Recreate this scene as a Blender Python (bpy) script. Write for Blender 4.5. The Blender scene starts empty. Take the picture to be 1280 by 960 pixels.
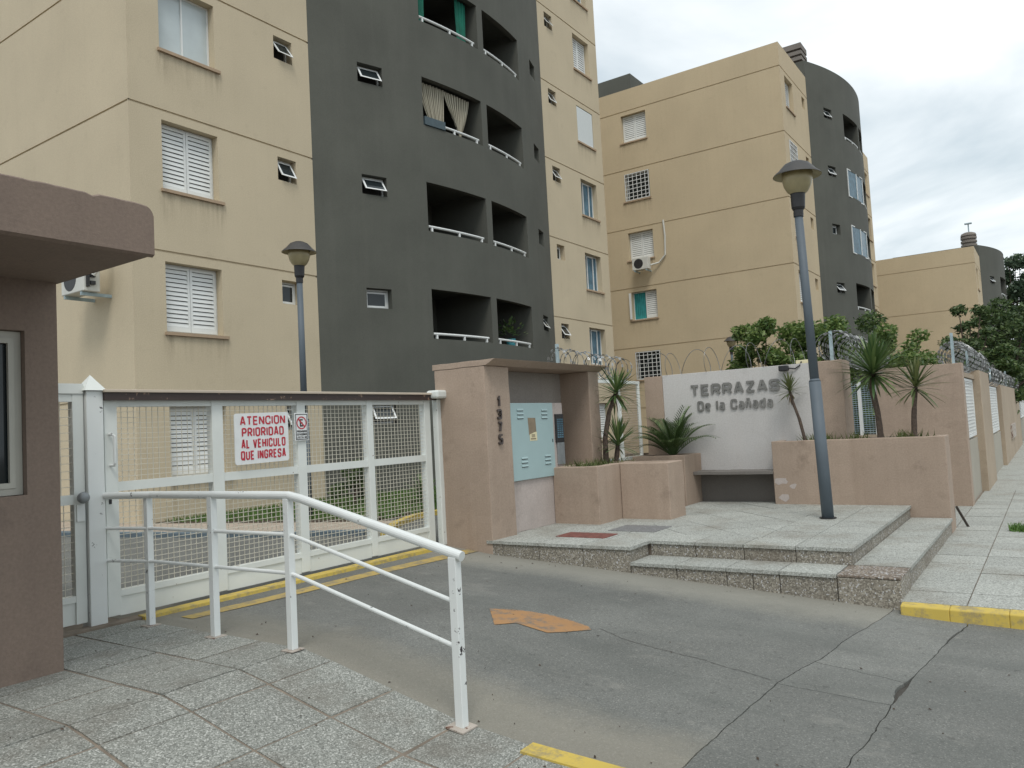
import bpy, bmesh, math, random
from math import radians, sin, cos, pi, sqrt
from mathutils import Vector, Matrix
import numpy as np

random.seed(7)
SC = bpy.context.scene
COL = SC.collection

# ------------------------------------------------------------------ camera
CAM_LOC = Vector((0.0, 0.0, 1.65))
YAW, PITCH, ROLL, FPX = radians(34.455), radians(3.244), radians(-3.0417), 982.997
fwd = Vector((cos(YAW) * cos(PITCH), sin(YAW) * cos(PITCH), sin(PITCH)))
rgt0 = Vector((sin(YAW), -cos(YAW), 0.0))
up0 = rgt0.cross(fwd)
rgt = rgt0 * cos(ROLL) + up0 * sin(ROLL)
upv = -rgt0 * sin(ROLL) + up0 * cos(ROLL)
cam_d = bpy.data.cameras.new("camera")
cam_d.sensor_fit = 'HORIZONTAL'
cam_d.sensor_width = 36.0
cam_d.lens = FPX / 1280.0 * 36.0
cam_d.clip_start = 0.05
cam_d.clip_end = 3000.0
cam = bpy.data.objects.new("camera", cam_d)
COL.objects.link(cam)
M = Matrix(((rgt.x, upv.x, -fwd.x, CAM_LOC.x), (rgt.y, upv.y, -fwd.y, CAM_LOC.y),
            (rgt.z, upv.z, -fwd.z, CAM_LOC.z), (0, 0, 0, 1)))
cam.matrix_world = M
SC.camera = cam

# ------------------------------------------------------------------ world, sun, exposure
SUN_EL, SUN_AZ = radians(58), radians(232)      # azimuth measured from +Y towards +X
world = bpy.data.worlds.new("World")
SC.world = world
world.use_nodes = True
wn, wl = world.node_tree.nodes, world.node_tree.links
wn.clear()
w_out = wn.new('ShaderNodeOutputWorld')
w_bg = wn.new('ShaderNodeBackground')
w_bg.inputs['Strength'].default_value = 0.10
sky = wn.new('ShaderNodeTexSky')
sky.sky_type = 'NISHITA'
sky.sun_disc = False
sky.sun_elevation = SUN_EL
sky.sun_rotation = SUN_AZ
sky.air_density = 1.0
sky.dust_density = 2.0
tc = wn.new('ShaderNodeTexCoord')
sep = wn.new('ShaderNodeSeparateXYZ')
wl.new(tc.outputs['Generated'], sep.inputs[0])
def wmath(op, a, b):
    n = wn.new('ShaderNodeMath'); n.operation = op
    for i, v in enumerate((a, b)):
        if isinstance(v, (int, float)): n.inputs[i].default_value = v
        else: wl.new(v, n.inputs[i])
    return n.outputs[0]
zc = wmath('ADD', wmath('MAXIMUM', sep.outputs[2], 0.0), 0.22)
cmb = wn.new('ShaderNodeCombineXYZ')
wl.new(wmath('DIVIDE', sep.outputs[0], zc), cmb.inputs[0])
wl.new(wmath('DIVIDE', sep.outputs[1], zc), cmb.inputs[1])
n1 = wn.new('ShaderNodeTexNoise'); n1.inputs['Scale'].default_value = 1.15
n1.inputs['Detail'].default_value = 6; n1.inputs['Roughness'].default_value = 0.52
n1.inputs['Distortion'].default_value = 0.5
wl.new(cmb.outputs[0], n1.inputs['Vector'])
n2 = wn.new('ShaderNodeTexNoise'); n2.inputs['Scale'].default_value = 0.6
n2.inputs['Detail'].default_value = 4
wl.new(cmb.outputs[0], n2.inputs['Vector'])
cr = wn.new('ShaderNodeValToRGB')
cr.color_ramp.elements[0].position = 0.38; cr.color_ramp.elements[0].color = (0.58, 0.675, 0.735, 1)
cr.color_ramp.elements[1].position = 0.585; cr.color_ramp.elements[1].color = (0.99, 1.04, 1.06, 1)
wl.new(n1.outputs['Fac'], cr.inputs['Fac'])
sc_ = wn.new('ShaderNodeVectorMath'); sc_.operation = 'SCALE'
sc_.inputs['Scale'].default_value = 9.6
wl.new(cr.outputs['Color'], sc_.inputs[0])
cf = wn.new('ShaderNodeMapRange')
cf.inputs['From Min'].default_value = 0.30; cf.inputs['From Max'].default_value = 0.55
cf.inputs['To Min'].default_value = 0.84; cf.inputs['To Max'].default_value = 0.99
wl.new(n2.outputs['Fac'], cf.inputs['Value'])
mixw = wn.new('ShaderNodeMix'); mixw.data_type = 'RGBA'
wl.new(cf.outputs[0], mixw.inputs[0])
wl.new(sky.outputs[0], mixw.inputs[6])
wl.new(sc_.outputs[0], mixw.inputs[7])
wl.new(mixw.outputs[2], w_bg.inputs['Color'])
wl.new(w_bg.outputs[0], w_out.inputs['Surface'])

sun_d = bpy.data.lights.new("sun", 'SUN')
sun_d.energy = 1.5
sun_d.angle = radians(20)
sun_d.color = (1.0, 0.96, 0.90)
sun = bpy.data.objects.new("sun", sun_d)
COL.objects.link(sun)
sd = Vector((sin(SUN_AZ) * cos(SUN_EL), cos(SUN_AZ) * cos(SUN_EL), sin(SUN_EL)))
sun.rotation_euler = sd.to_track_quat('Z', 'Y').to_euler()
sun.location = (-10, -20, 40)

SC.view_settings.view_transform = 'Standard'
SC.view_settings.look = 'None'
SC.view_settings.exposure = 0.2
SC.view_settings.gamma = 1.0
SC.view_settings.use_curve_mapping = False
SC.render.resolution_x, SC.render.resolution_y = 1024, 768

# ------------------------------------------------------------------ materials
def new_mat(name):
    m = bpy.data.materials.new(name); m.use_nodes = True
    nt = m.node_tree
    b = nt.nodes['Principled BSDF']
    return m, nt, b
def N(nt, t, **kw):
    n = nt.nodes.new(t)
    for k, v in kw.items():
        if k in n.inputs: n.inputs[k].default_value = v
        else: setattr(n, k, v)
    return n
def ramp(nt, fac, stops, interp='LINEAR'):
    r = nt.nodes.new('ShaderNodeValToRGB'); r.color_ramp.interpolation = interp
    e = r.color_ramp.elements
    while len(e) < len(stops): e.new(0.5)
    for i, (p, c) in enumerate(stops):
        e[i].position = p
        e[i].color = (c, c, c, 1) if isinstance(c, (int, float)) else (*c, 1)
    nt.links.new(fac, r.inputs['Fac'])
    return r.outputs['Color']
def mix(nt, fac, a, b, mode='MIX'):
    n = nt.nodes.new('ShaderNodeMix'); n.data_type = 'RGBA'; n.blend_type = mode
    for i, v in ((0, fac), (6, a), (7, b)):
        if isinstance(v, (int, float)): n.inputs[i].default_value = v
        elif isinstance(v, tuple): n.inputs[i].default_value = (*v, 1)
        else: nt.links.new(v, n.inputs[i])
    return n.outputs[2]
def pos(nt, scale=(1, 1, 1)):
    g = nt.nodes.new('ShaderNodeNewGeometry')
    mp = nt.nodes.new('ShaderNodeMapping'); mp.inputs['Scale'].default_value = scale
    nt.links.new(g.outputs['Position'], mp.inputs['Vector'])
    return mp.outputs['Vector']
def noise(nt, vec, scale, detail=4, rough=0.55, dist=0.0):
    n = N(nt, 'ShaderNodeTexNoise', Scale=scale, Detail=detail, Roughness=rough, Distortion=dist)
    nt.links.new(vec, n.inputs['Vector'])
    return n.outputs['Fac']
def voro(nt, vec, scale, out='Color'):
    n = N(nt, 'ShaderNodeTexVoronoi', Scale=scale)
    nt.links.new(vec, n.inputs['Vector'])
    return n.outputs[out]
def bump(nt, b, h, strength=0.3, dist=0.01):
    n = N(nt, 'ShaderNodeBump', Strength=strength, Distance=dist)
    nt.links.new(h, n.inputs['Height'])
    nt.links.new(n.outputs[0], b.inputs['Normal'])
def setc(nt, b, c): nt.links.new(c, b.inputs['Base Color'])
def mul(c, f): return tuple(min(1, x * f) for x in c)

def stucco(name, c, streak=0.14, blotch=0.12, stain=(0.10, 0.085, 0.07), stain_amt=0.25, rough=0.9, bs=0.25):
    m, nt, b = new_mat(name)
    P = pos(nt); PS = pos(nt, (1.6, 1.6, 0.12))
    a = noise(nt, P, 0.55, 5); s = noise(nt, PS, 1.3, 6, 0.65); f = noise(nt, P, 42, 3)
    col = mix(nt, ramp(nt, a, [(0.3, 0.0), (0.72, 1.0)]), mul(c, 1 - blotch), mul(c, 1 + blotch * 0.6))
    col = mix(nt, ramp(nt, s, [(0.50, 0.0), (0.78, streak * 2.2)]), col, mul(stain, 2.2))
    s2 = noise(nt, pos(nt, (7.0, 7.0, 0.16)), 1.0, 5, 0.6)
    col = mix(nt, ramp(nt, s2, [(0.46, 0.0), (0.80, 0.04 + streak)]), col, mul(stain, 1.5))
    d = noise(nt, P, 2.6, 6, 0.7)
    col = mix(nt, ramp(nt, d, [(0.575, 0.0), (0.78, stain_amt)]), col, stain)
    col = mix(nt, 0.22, col, ramp(nt, f, [(0.25, 0.25), (0.75, 0.75)]), 'OVERLAY')
    setc(nt, b, col); b.inputs['Roughness'].default_value = rough
    h0 = noise(nt, P, 95, 4, 0.7); h1 = noise(nt, pos(nt, (1, 1, 2.2)), 21, 3, 0.6)
    h = mix(nt, 0.45, h0, h1)
    bump(nt, b, h, bs, 0.006)
    return m
def paint(name, c, rough=0.45, chip=0.0, chip_c=(0.06, 0.035, 0.025), dirt=0.15, metallic=0.0):
    m, nt, b = new_mat(name)
    P = pos(nt)
    a = noise(nt, P, 3.0, 5); f = noise(nt, P, 14.0, 6, 0.7)
    col = mix(nt, ramp(nt, a, [(0.35, 0.0), (0.75, dirt)]), c, mul(c, 0.55))
    if chip:
        k = noise(nt, P, 9.0, 7, 0.72)
        col = mix(nt, ramp(nt, k, [(0.70 - chip, 0.0), (0.715 - chip, 1.0)]), col, chip_c)
    setc(nt, b, col); b.inputs['Roughness'].default_value = rough
    b.inputs['Metallic'].default_value = metallic
    bump(nt, b, f, 0.06, 0.003)
    return m
def plain(name, c, rough=0.6, metallic=0.0, var=0.15, sc=8):
    m, nt, b = new_mat(name)
    a = noise(nt, pos(nt), sc, 4)
    setc(nt, b, mix(nt, ramp(nt, a, [(0.3, 0.0), (0.7, 1.0)]), mul(c, 1 - var), mul(c, 1 + var)))
    b.inputs['Roughness'].default_value = rough; b.inputs['Metallic'].default_value = metallic
    return m
def speckle(name, stops, scale=85, tint=None, dirt=(0.16, 0.13, 0.10), dirt_amt=0.5, bs=0.25, per_obj=0.13, moss=False):
    m, nt, b = new_mat(name)
    P = pos(nt)
    v = voro(nt, P, scale)
    sp = nt.nodes.new('ShaderNodeSeparateColor'); nt.links.new(v, sp.inputs[0])
    col = ramp(nt, sp.outputs[0], stops, 'CONSTANT')
    a = noise(nt, P, 1.5, 5, 0.6)
    col = mix(nt, ramp(nt, a, [(0.50, 0.0), (0.80, dirt_amt)]), col, dirt)
    oi = nt.nodes.new('ShaderNodeObjectInfo')
    col = mix(nt, 1.0, col, ramp(nt, oi.outputs['Random'], [(0, 1 - per_obj), (1, 1.0)]), 'MULTIPLY')
    setc(nt, b, col); b.inputs['Roughness'].default_value = 0.75
    bump(nt, b, voro(nt, P, scale, 'Distance'), bs, 0.004)
    return m
def leafmat(name, c1, c2, rough=0.5, trans=0.25):
    m, nt, b = new_mat(name)
    g = nt.nodes.new('ShaderNodeNewGeometry')
    col = mix(nt, g.outputs['Random Per Island'], c1, c2)
    setc(nt, b, col); b.inputs['Roughness'].default_value = rough
    t = nt.nodes.new('ShaderNodeBsdfTranslucent'); nt.links.new(col, t.inputs['Color'])
    mx = nt.nodes.new('ShaderNodeMixShader'); mx.inputs[0].default_value = trans
    o = nt.nodes['Material Output']
    nt.links.new(b.outputs[0], mx.inputs[1]); nt.links.new(t.outputs[0], mx.inputs[2])
    nt.links.new(mx.outputs[0], o.inputs['Surface'])
    return m

BEIGE = stucco("beige_stucco", (0.545, 0.465, 0.330), blotch=0.06, streak=0.02, stain=(0.20, 0.155, 0.10), stain_amt=0.14)
BEIGE2 = stucco("tan_stucco", (0.535, 0.438, 0.292), blotch=0.06, streak=0.03, stain=(0.20, 0.14, 0.09), stain_amt=0.14)
DARK = stucco("charcoal_stucco", (0.094, 0.097, 0.082), streak=0.08, blotch=0.16, stain=(0.07, 0.068, 0.06), stain_amt=0.25)
PINK = stucco("pink_stucco", (0.378, 0.292, 0.228), bs=0.5, streak=0.14, blotch=0.12, stain=(0.12, 0.085, 0.06), stain_amt=0.5)
PINKOLD = stucco("faded_pink_stucco", (0.38, 0.305, 0.225), streak=0.2, stain=(0.16, 0.12, 0.08), stain_amt=0.5)
TAUPE = stucco("taupe_stucco", (0.208, 0.157, 0.126), bs=0.5, streak=0.08, stain=(0.06, 0.045, 0.04), stain_amt=0.3)
GREYW = stucco("pale_grey_stucco", (0.54, 0.525, 0.51), streak=0.07, blotch=0.06, stain=(0.30, 0.27, 0.25), stain_amt=0.25)
GREYLOW = stucco("grey_stucco", (0.36, 0.335, 0.28), streak=0.12, stain=(0.18, 0.16, 0.12), stain_amt=0.35)
NICHE = stucco("niche_grey_stucco", (0.33, 0.30, 0.27), streak=0.08, stain_amt=0.25)
BLOCKM = stucco("meter_block_stucco", (0.48, 0.42, 0.39), streak=0.08, stain_amt=0.25)
REVEAL = stucco("reveal_stucco", (0.42, 0.31, 0.21), streak=0.1, stain_amt=0.3)
CONC = stucco("bench_concrete", (0.19, 0.175, 0.16), streak=0.1, stain_amt=0.4)
BENCHB = stucco("bench_back_concrete", (0.17, 0.155, 0.14), streak=0.1, stain_amt=0.4)
WHITE = paint("white_metal", (0.70, 0.73, 0.70), 0.4, 0.035, (0.16, 0.09, 0.05), 0.2)
WHITEC = paint("chipped_white_metal", (0.72, 0.75, 0.74), 0.35, 0.06, (0.035, 0.03, 0.035), 0.15)
WFRAME = paint("white_window_frame", (0.72, 0.74, 0.73), 0.4, 0.0, dirt=0.12)
CREAMF = paint('cream_window_frame', (0.42, 0.41, 0.36), 0.45, 0.0, dirt=0.3)  # cream toned down, with the shade on the gatehouse frame in the colour
SHUT = paint("white_shutter", (0.73, 0.75, 0.735), 0.5, 0.0, dirt=0.2)
RAILB = paint("bar_dark", (0.045, 0.028, 0.024), 0.5, 0.1, (0.3, 0.2, 0.14), 0.4)
CREAMBAR = paint("cream_bar", (0.55, 0.47, 0.38), 0.5, 0.03, (0.2, 0.1, 0.06), 0.3)
POLE = paint("grey_blue_pole", (0.10, 0.125, 0.148), 0.62, 0.0, dirt=0.3)
BLACKM = plain("black_metal", (0.022, 0.022, 0.024), 0.5)
HOODM = plain("lamp_hood_metal", (0.045, 0.042, 0.04), 0.55)
LENS = plain("lamp_bowl_plastic", (0.34, 0.29, 0.165), 0.35, var=0.1)
HOODIN = plain("lamp_hood_inside", (0.38, 0.34, 0.22), 0.6)
GLASS = plain("dark_glass", (0.018, 0.024, 0.026), 0.06, var=0.05)
GLASSB = plain("curtained_glass", (0.50, 0.56, 0.57), 0.15, var=0.06, sc=2)
GLASSG = plain("bluish_glass", (0.10, 0.175, 0.225), 0.2, var=0.3, sc=3)
GLASSG.node_tree.nodes['Principled BSDF'].inputs['Specular IOR Level'].default_value = 0.06
BLINDM = plain("white_blind", (0.62, 0.66, 0.66), 0.6, var=0.03)
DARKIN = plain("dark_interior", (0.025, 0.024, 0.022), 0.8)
RUST = paint("rusty_plate", (0.45, 0.40, 0.35), 0.8, 0.14, (0.13, 0.06, 0.035), 0.5)
CABM = paint("pale_blue_cabinet", (0.36, 0.49, 0.50), 0.4, 0.0, dirt=0.12)
STEEL = plain("brushed_steel", (0.26, 0.28, 0.29), 0.45, 0.3)
ACM = paint("ac_casing", (0.62, 0.62, 0.57), 0.5, 0.0, dirt=0.3)
GALV = plain("galvanised_post", (0.34, 0.43, 0.46), 0.5, 0.2)
WIREM = plain("razor_wire_steel", (0.10, 0.105, 0.105), 0.4, 0.4, var=0.5, sc=20)
BARBM = plain('bright_barbs', (0.32, 0.33, 0.33), 0.4, 0.3)  # paler than the coil: the glitter of the barbs is put into the colour
MESHM = plain("cream_wire", (0.60, 0.57, 0.48), 0.5, var=0.1)
GREENC = plain("green_fabric", (0.0, 0.13, 0.085), 0.8, var=0.3, sc=3)
TEALC = plain("teal_fabric", (0.03, 0.26, 0.27), 0.8, var=0.25, sc=3)
REDP = plain("red_print", (0.48, 0.025, 0.045), 0.5, var=0.05)
BLACKP = plain("black_print", (0.02, 0.02, 0.022), 0.5)
SIGNW = plain("sign_white", (0.72, 0.74, 0.74), 0.35, var=0.05)
PAPER = plain("cream_paper", (0.70, 0.64, 0.42), 0.7, var=0.05)
TORN = plain("torn_brown_paper", (0.24, 0.19, 0.13), 0.8, var=0.2)
LETTERM = plain("brushed_letters", (0.215, 0.21, 0.198), 0.45, 0.3, var=0.2)
NUMM = plain("dark_bronze", (0.09, 0.075, 0.07), 0.5, 0.3)
SOIL = plain("soil", (0.07, 0.05, 0.035), 0.95, var=0.4, sc=12)
TRUNK = plain("brown_trunk", (0.085, 0.062, 0.048), 0.9, var=0.4, sc=30)
REDPLATE = plain("red_iron_plate", (0.17, 0.06, 0.047), 0.8, var=0.35, sc=12)
GREYPLATE = speckle("concrete_cover", [(0, 0.16), (0.4, 0.20), (0.75, 0.25)], 60, dirt_amt=0.6)
POTM = plain("teal_pot", (0.08, 0.36, 0.42), 0.5)
PLANTERBOX = plain("blue_grey_box", (0.055, 0.085, 0.10), 0.6)
LITTERM = plain('dry_leaf_litter', (0.06, 0.042, 0.03), 0.9, var=0.5, sc=9)
MORTAR = plain("mortar", (0.20, 0.165, 0.13), 0.95, var=0.3, sc=6)
CRACKF = plain("crack_dirt", (0.065, 0.06, 0.052), 0.95)
VENTM = stucco("vent_concrete", (0.20, 0.18, 0.16), stain_amt=0.4)
WOODM = plain("weathered_wood", (0.06, 0.05, 0.042), 0.9)

TILE_L = speckle("granite_tile", [(0, (0.15,0.155,0.14)), (0.16, (0.215,0.222,0.2)), (0.45, (0.28,0.288,0.262)), (0.74, (0.35,0.358,0.33)), (0.90, (0.50,0.505,0.47))], 118,
                 dirt=(0.135, 0.115, 0.09), dirt_amt=0.8)
TILE_R = speckle("pale_granite_tile", [(0, (0.23,0.235,0.215)), (0.2, (0.32,0.33,0.30)), (0.5, (0.395,0.405,0.375)), (0.8, (0.49,0.50,0.465))], 85,
                 dirt=(0.21, 0.185, 0.145), dirt_amt=0.75)
PEBBLE = speckle("pebble_riser", [(0, (0.15,0.135,0.11)), (0.2, (0.21, 0.19, 0.155)), (0.5, (0.285, 0.26, 0.215)), (0.78, (0.37, 0.345, 0.29)), (0.93, 0.5)], 70,
                 dirt=(0.17, 0.135, 0.095), dirt_amt=0.5, bs=0.6)
NOSING = speckle("nosing_tile", [(0, 0.17), (0.3, 0.26), (0.6, 0.36), (0.85, 0.46)], 85, dirt=(0.13, 0.11, 0.09), dirt_amt=0.6)
BROWNP = speckle("brown_pebble_top", [(0, (0.12, 0.095, 0.073)), (0.35, (0.21, 0.168, 0.132)), (0.65, (0.32, 0.275, 0.225)), (0.88, 0.5)], 55,
                 dirt=(0.19, 0.145, 0.11), dirt_amt=0.4, bs=0.6)

def asphalt_mat(name, base=0.17, dust=True):
    m, nt, b = new_mat(name)
    P = pos(nt)
    v = voro(nt, P, 110); sp = nt.nodes.new('ShaderNodeSeparateColor'); nt.links.new(v, sp.inputs[0])
    col = ramp(nt, sp.outputs[0], [(0, (base * 0.80, base * 0.82, base * 0.755)), (0.3, (base * 0.96, base * 0.98, base * 0.91)), (0.7, (base * 1.06, base * 1.08, base * 1.0)), (0.95, (base * 1.42, base * 1.42, base * 1.3))], 'CONSTANT')
    big = noise(nt, P, 0.7, 6, 0.6)
    col = mix(nt, 1.0, col, ramp(nt, big, [(0.3, 0.74), (0.7, 1.16)]), 'MULTIPLY')
    PS = pos(nt, (1.0, 0.22, 1.0))
    st = noise(nt, PS, 2.2, 6, 0.6)
    col = mix(nt, ramp(nt, st, [(0.47, 0.0), (0.72, 0.6)]), col, (0.10, 0.106, 0.098))
    sm = noise(nt, P, 6.0, 5, 0.7)
    col = mix(nt, ramp(nt, sm, [(0.63, 0.0), (0.69, 0.6)]), col, (0.06, 0.06, 0.056))
    pit = noise(nt, P, 21.0, 3, 0.6)
    col = mix(nt, ramp(nt, pit, [(0.62, 0.0), (0.68, 0.5)]), col, (0.07, 0.07, 0.064))
    lit = noise(nt, P, 55.0, 2, 0.5)
    col = mix(nt, ramp(nt, lit, [(0.62, 0.0), (0.70, 0.35)]), col, (0.34, 0.335, 0.31))
    hb = noise(nt, pos(nt, (0.7, 0.35, 0.7)), 3.4, 9, 0.8)
    col = mix(nt, ramp(nt, hb, [(0.56, 0.0), (0.72, 0.55)]), col, (0.27, 0.262, 0.235))
    if dust:   # dry dust lying in the low edge strips of the drive
        g = nt.nodes.new('ShaderNodeNewGeometry'); s = nt.nodes.new('ShaderNodeSeparateXYZ')
        nt.links.new(g.outputs['Position'], s.inputs[0])
        wob = noise(nt, P, 1.6, 8, 0.78)
        def edge(center, w, src):
            d = N(nt, 'ShaderNodeMath', operation='SUBTRACT'); nt.links.new(src, d.inputs[0]); d.inputs[1].default_value = center
            a = N(nt, 'ShaderNodeMath', operation='ABSOLUTE'); nt.links.new(d.outputs[0], a.inputs[0])
            k = N(nt, 'ShaderNodeMath', operation='MULTIPLY_ADD'); nt.links.new(wob, k.inputs[0]); k.inputs[1].default_value = -1.5 * w
            nt.links.new(a.outputs[0], k.inputs[2])
            return ramp(nt, k.outputs[0], [(0.0, 0.5), (max(0.02, w * 0.85), 0.0)])
        e1 = edge(4.24, 0.5, s.outputs[0]); e2 = edge(9.0, 0.62, s.outputs[0])
        col = mix(nt, e1, col, (0.29, 0.265, 0.21)); col = mix(nt, e2, col, (0.32, 0.305, 0.255))
    setc(nt, b, col); b.inputs['Roughness'].default_value = 0.85
    bump(nt, b, voro(nt, P, 110, 'Distance'), 0.35, 0.006)
    return m
ASPH = asphalt_mat("driveway_asphalt", 0.152)
ASPH_S = asphalt_mat("patched_asphalt", 0.148, False)
SLABM = asphalt_mat("gutter_slab_concrete", 0.178, False)
YARDM = asphalt_mat("yard_asphalt", 0.13, False)

def worn_paint(name, c, under, amt):
    m, nt, b = new_mat(name)
    P = pos(nt)
    k = noise(nt, P, 7.0, 8, 0.75); k2 = noise(nt, P, 1.2, 3)
    col = mix(nt, ramp(nt, k, [(0.62 - amt, 0.0), (0.70 - amt * 0.5, 0.85)]), c, under)
    col = mix(nt, ramp(nt, k2, [(0.4, 0.0), (0.8, 0.3)]), col, mul(c, 0.6))
    setc(nt, b, col); b.inputs['Roughness'].default_value = 0.7
    return m
def arrow_mat():
    m = worn_paint("orange_road_paint", (0.40, 0.22, 0.095), (0.16, 0.155, 0.14), 0.13)
    nt = m.node_tree; b = nt.nodes['Principled BSDF']; o = nt.nodes['Material Output']
    a = nt.nodes.new('ShaderNodeAttribute'); a.attribute_name = 'wear'
    k = noise(nt, pos(nt), 16.0, 8, 0.75)
    ad = N(nt, 'ShaderNodeMath', operation='ADD'); nt.links.new(a.outputs['Fac'], ad.inputs[0]); nt.links.new(k, ad.inputs[1])
    f = ramp(nt, ad.outputs[0], [(0.62, 0.0), (1.0, 0.9)])
    t = nt.nodes.new('ShaderNodeBsdfTransparent'); mx = nt.nodes.new('ShaderNodeMixShader')
    nt.links.new(f, mx.inputs[0]); nt.links.new(t.outputs[0], mx.inputs[1]); nt.links.new(b.outputs[0], mx.inputs[2])
    nt.links.new(mx.outputs[0], o.inputs['Surface'])
    return m
YELLOW = worn_paint("yellow_kerb_paint", (0.56, 0.415, 0.085), (0.26, 0.22, 0.14), 0.14)
YFADE = worn_paint("faded_yellow_paint", (0.44, 0.32, 0.10), (0.2, 0.18, 0.14), 0.16)
ORANGE = arrow_mat()
BLUEKERB = plain("blue_grey_kerb", (0.10, 0.135, 0.16), 0.8)
WALKIN = plain("pale_walkway", (0.36, 0.30, 0.24), 0.9)

def stain_mat():
    m, nt, b = new_mat("rain_stain")
    setc(nt, b, mix(nt, 0.0, (0.15, 0.115, 0.08), (0.1, 0.1, 0.1))); b.inputs['Roughness'].default_value = 0.95
    u = N(nt, 'ShaderNodeUVMap'); sx = nt.nodes.new('ShaderNodeSeparateXYZ'); nt.links.new(u.outputs[0], sx.inputs[0])
    k = noise(nt, pos(nt, (5.0, 5.0, 0.35)), 1.6, 6, 0.7)
    pw = N(nt, 'ShaderNodeMath', operation='POWER'); nt.links.new(sx.outputs[1], pw.inputs[0]); pw.inputs[1].default_value = 1.6
    sq = N(nt, 'ShaderNodeMath', operation='PINGPONG'); nt.links.new(sx.outputs[0], sq.inputs[0]); sq.inputs[1].default_value = 0.5
    ed = ramp(nt, sq.outputs[0], [(0.0, 0.0), (0.09, 1.0), (0.2, 0.45), (0.5, 0.35)])
    kk = ramp(nt, k, [(0.42, 0.0), (0.72, 0.55)])
    a = N(nt, 'ShaderNodeMath', operation='MULTIPLY'); nt.links.new(kk, a.inputs[0]); nt.links.new(pw.outputs[0], a.inputs[1])
    a2 = N(nt, 'ShaderNodeMath', operation='MULTIPLY'); nt.links.new(a.outputs[0], a2.inputs[0]); nt.links.new(ed, a2.inputs[1])
    t = nt.nodes.new('ShaderNodeBsdfTransparent'); mx = nt.nodes.new('ShaderNodeMixShader'); o = nt.nodes['Material Output']
    nt.links.new(a2.outputs[0], mx.inputs[0]); nt.links.new(t.outputs[0], mx.inputs[1]); nt.links.new(b.outputs[0], mx.inputs[2])
    nt.links.new(mx.outputs[0], o.inputs['Surface'])
    return m
STAINM = stain_mat()
STRIPE = None
def stripe_mat():
    m, nt, b = new_mat("striped_curtain")
    g = N(nt, 'ShaderNodeTexCoord')
    w = N(nt, 'ShaderNodeTexWave', Scale=9.0, Distortion=0.3); w.bands_direction = 'X'
    nt.links.new(g.outputs['UV'], w.inputs['Vector'])
    setc(nt, b, ramp(nt, w.outputs['Fac'], [(0.35, (0.17, 0.155, 0.115)), (0.6, (0.48, 0.45, 0.36))]))
    b.inputs['Roughness'].default_value = 0.9
    return m
STRIPE = stripe_mat()

YUCCA = leafmat("yucca_leaf", (0.04, 0.095, 0.028), (0.15, 0.21, 0.07), 0.4, 0.15)
YUCCAL = leafmat("pale_yucca_leaf", (0.06, 0.095, 0.035), (0.19, 0.205, 0.075), 0.45, 0.15)
PALML = leafmat("palm_leaf", (0.04, 0.085, 0.025), (0.14, 0.20, 0.075), 0.45, 0.12)
BUSHL = leafmat("bush_leaf", (0.06, 0.125, 0.03), (0.215, 0.29, 0.085), 0.5, 0.3)
BUSHD = leafmat("dark_bush_leaf", (0.035, 0.08, 0.025), (0.12, 0.17, 0.05), 0.5, 0.25)
TREED = leafmat("dark_tree_leaf", (0.03, 0.066, 0.022), (0.12, 0.175, 0.06), 0.55, 0.2)
TREEG = leafmat("grey_tree_leaf", (0.04, 0.075, 0.045), (0.11, 0.16, 0.09), 0.55, 0.25)
GRASSM = leafmat("grass_blade", (0.05, 0.12, 0.02), (0.13, 0.24, 0.045), 0.6, 0.3)
WEEDM = leafmat("weed_blade", (0.06, 0.10, 0.02), (0.18, 0.20, 0.07), 0.6, 0.3)
DEADM = leafmat("dead_leaf", (0.14, 0.10, 0.055), (0.26, 0.20, 0.12), 0.7, 0.2)

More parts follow.
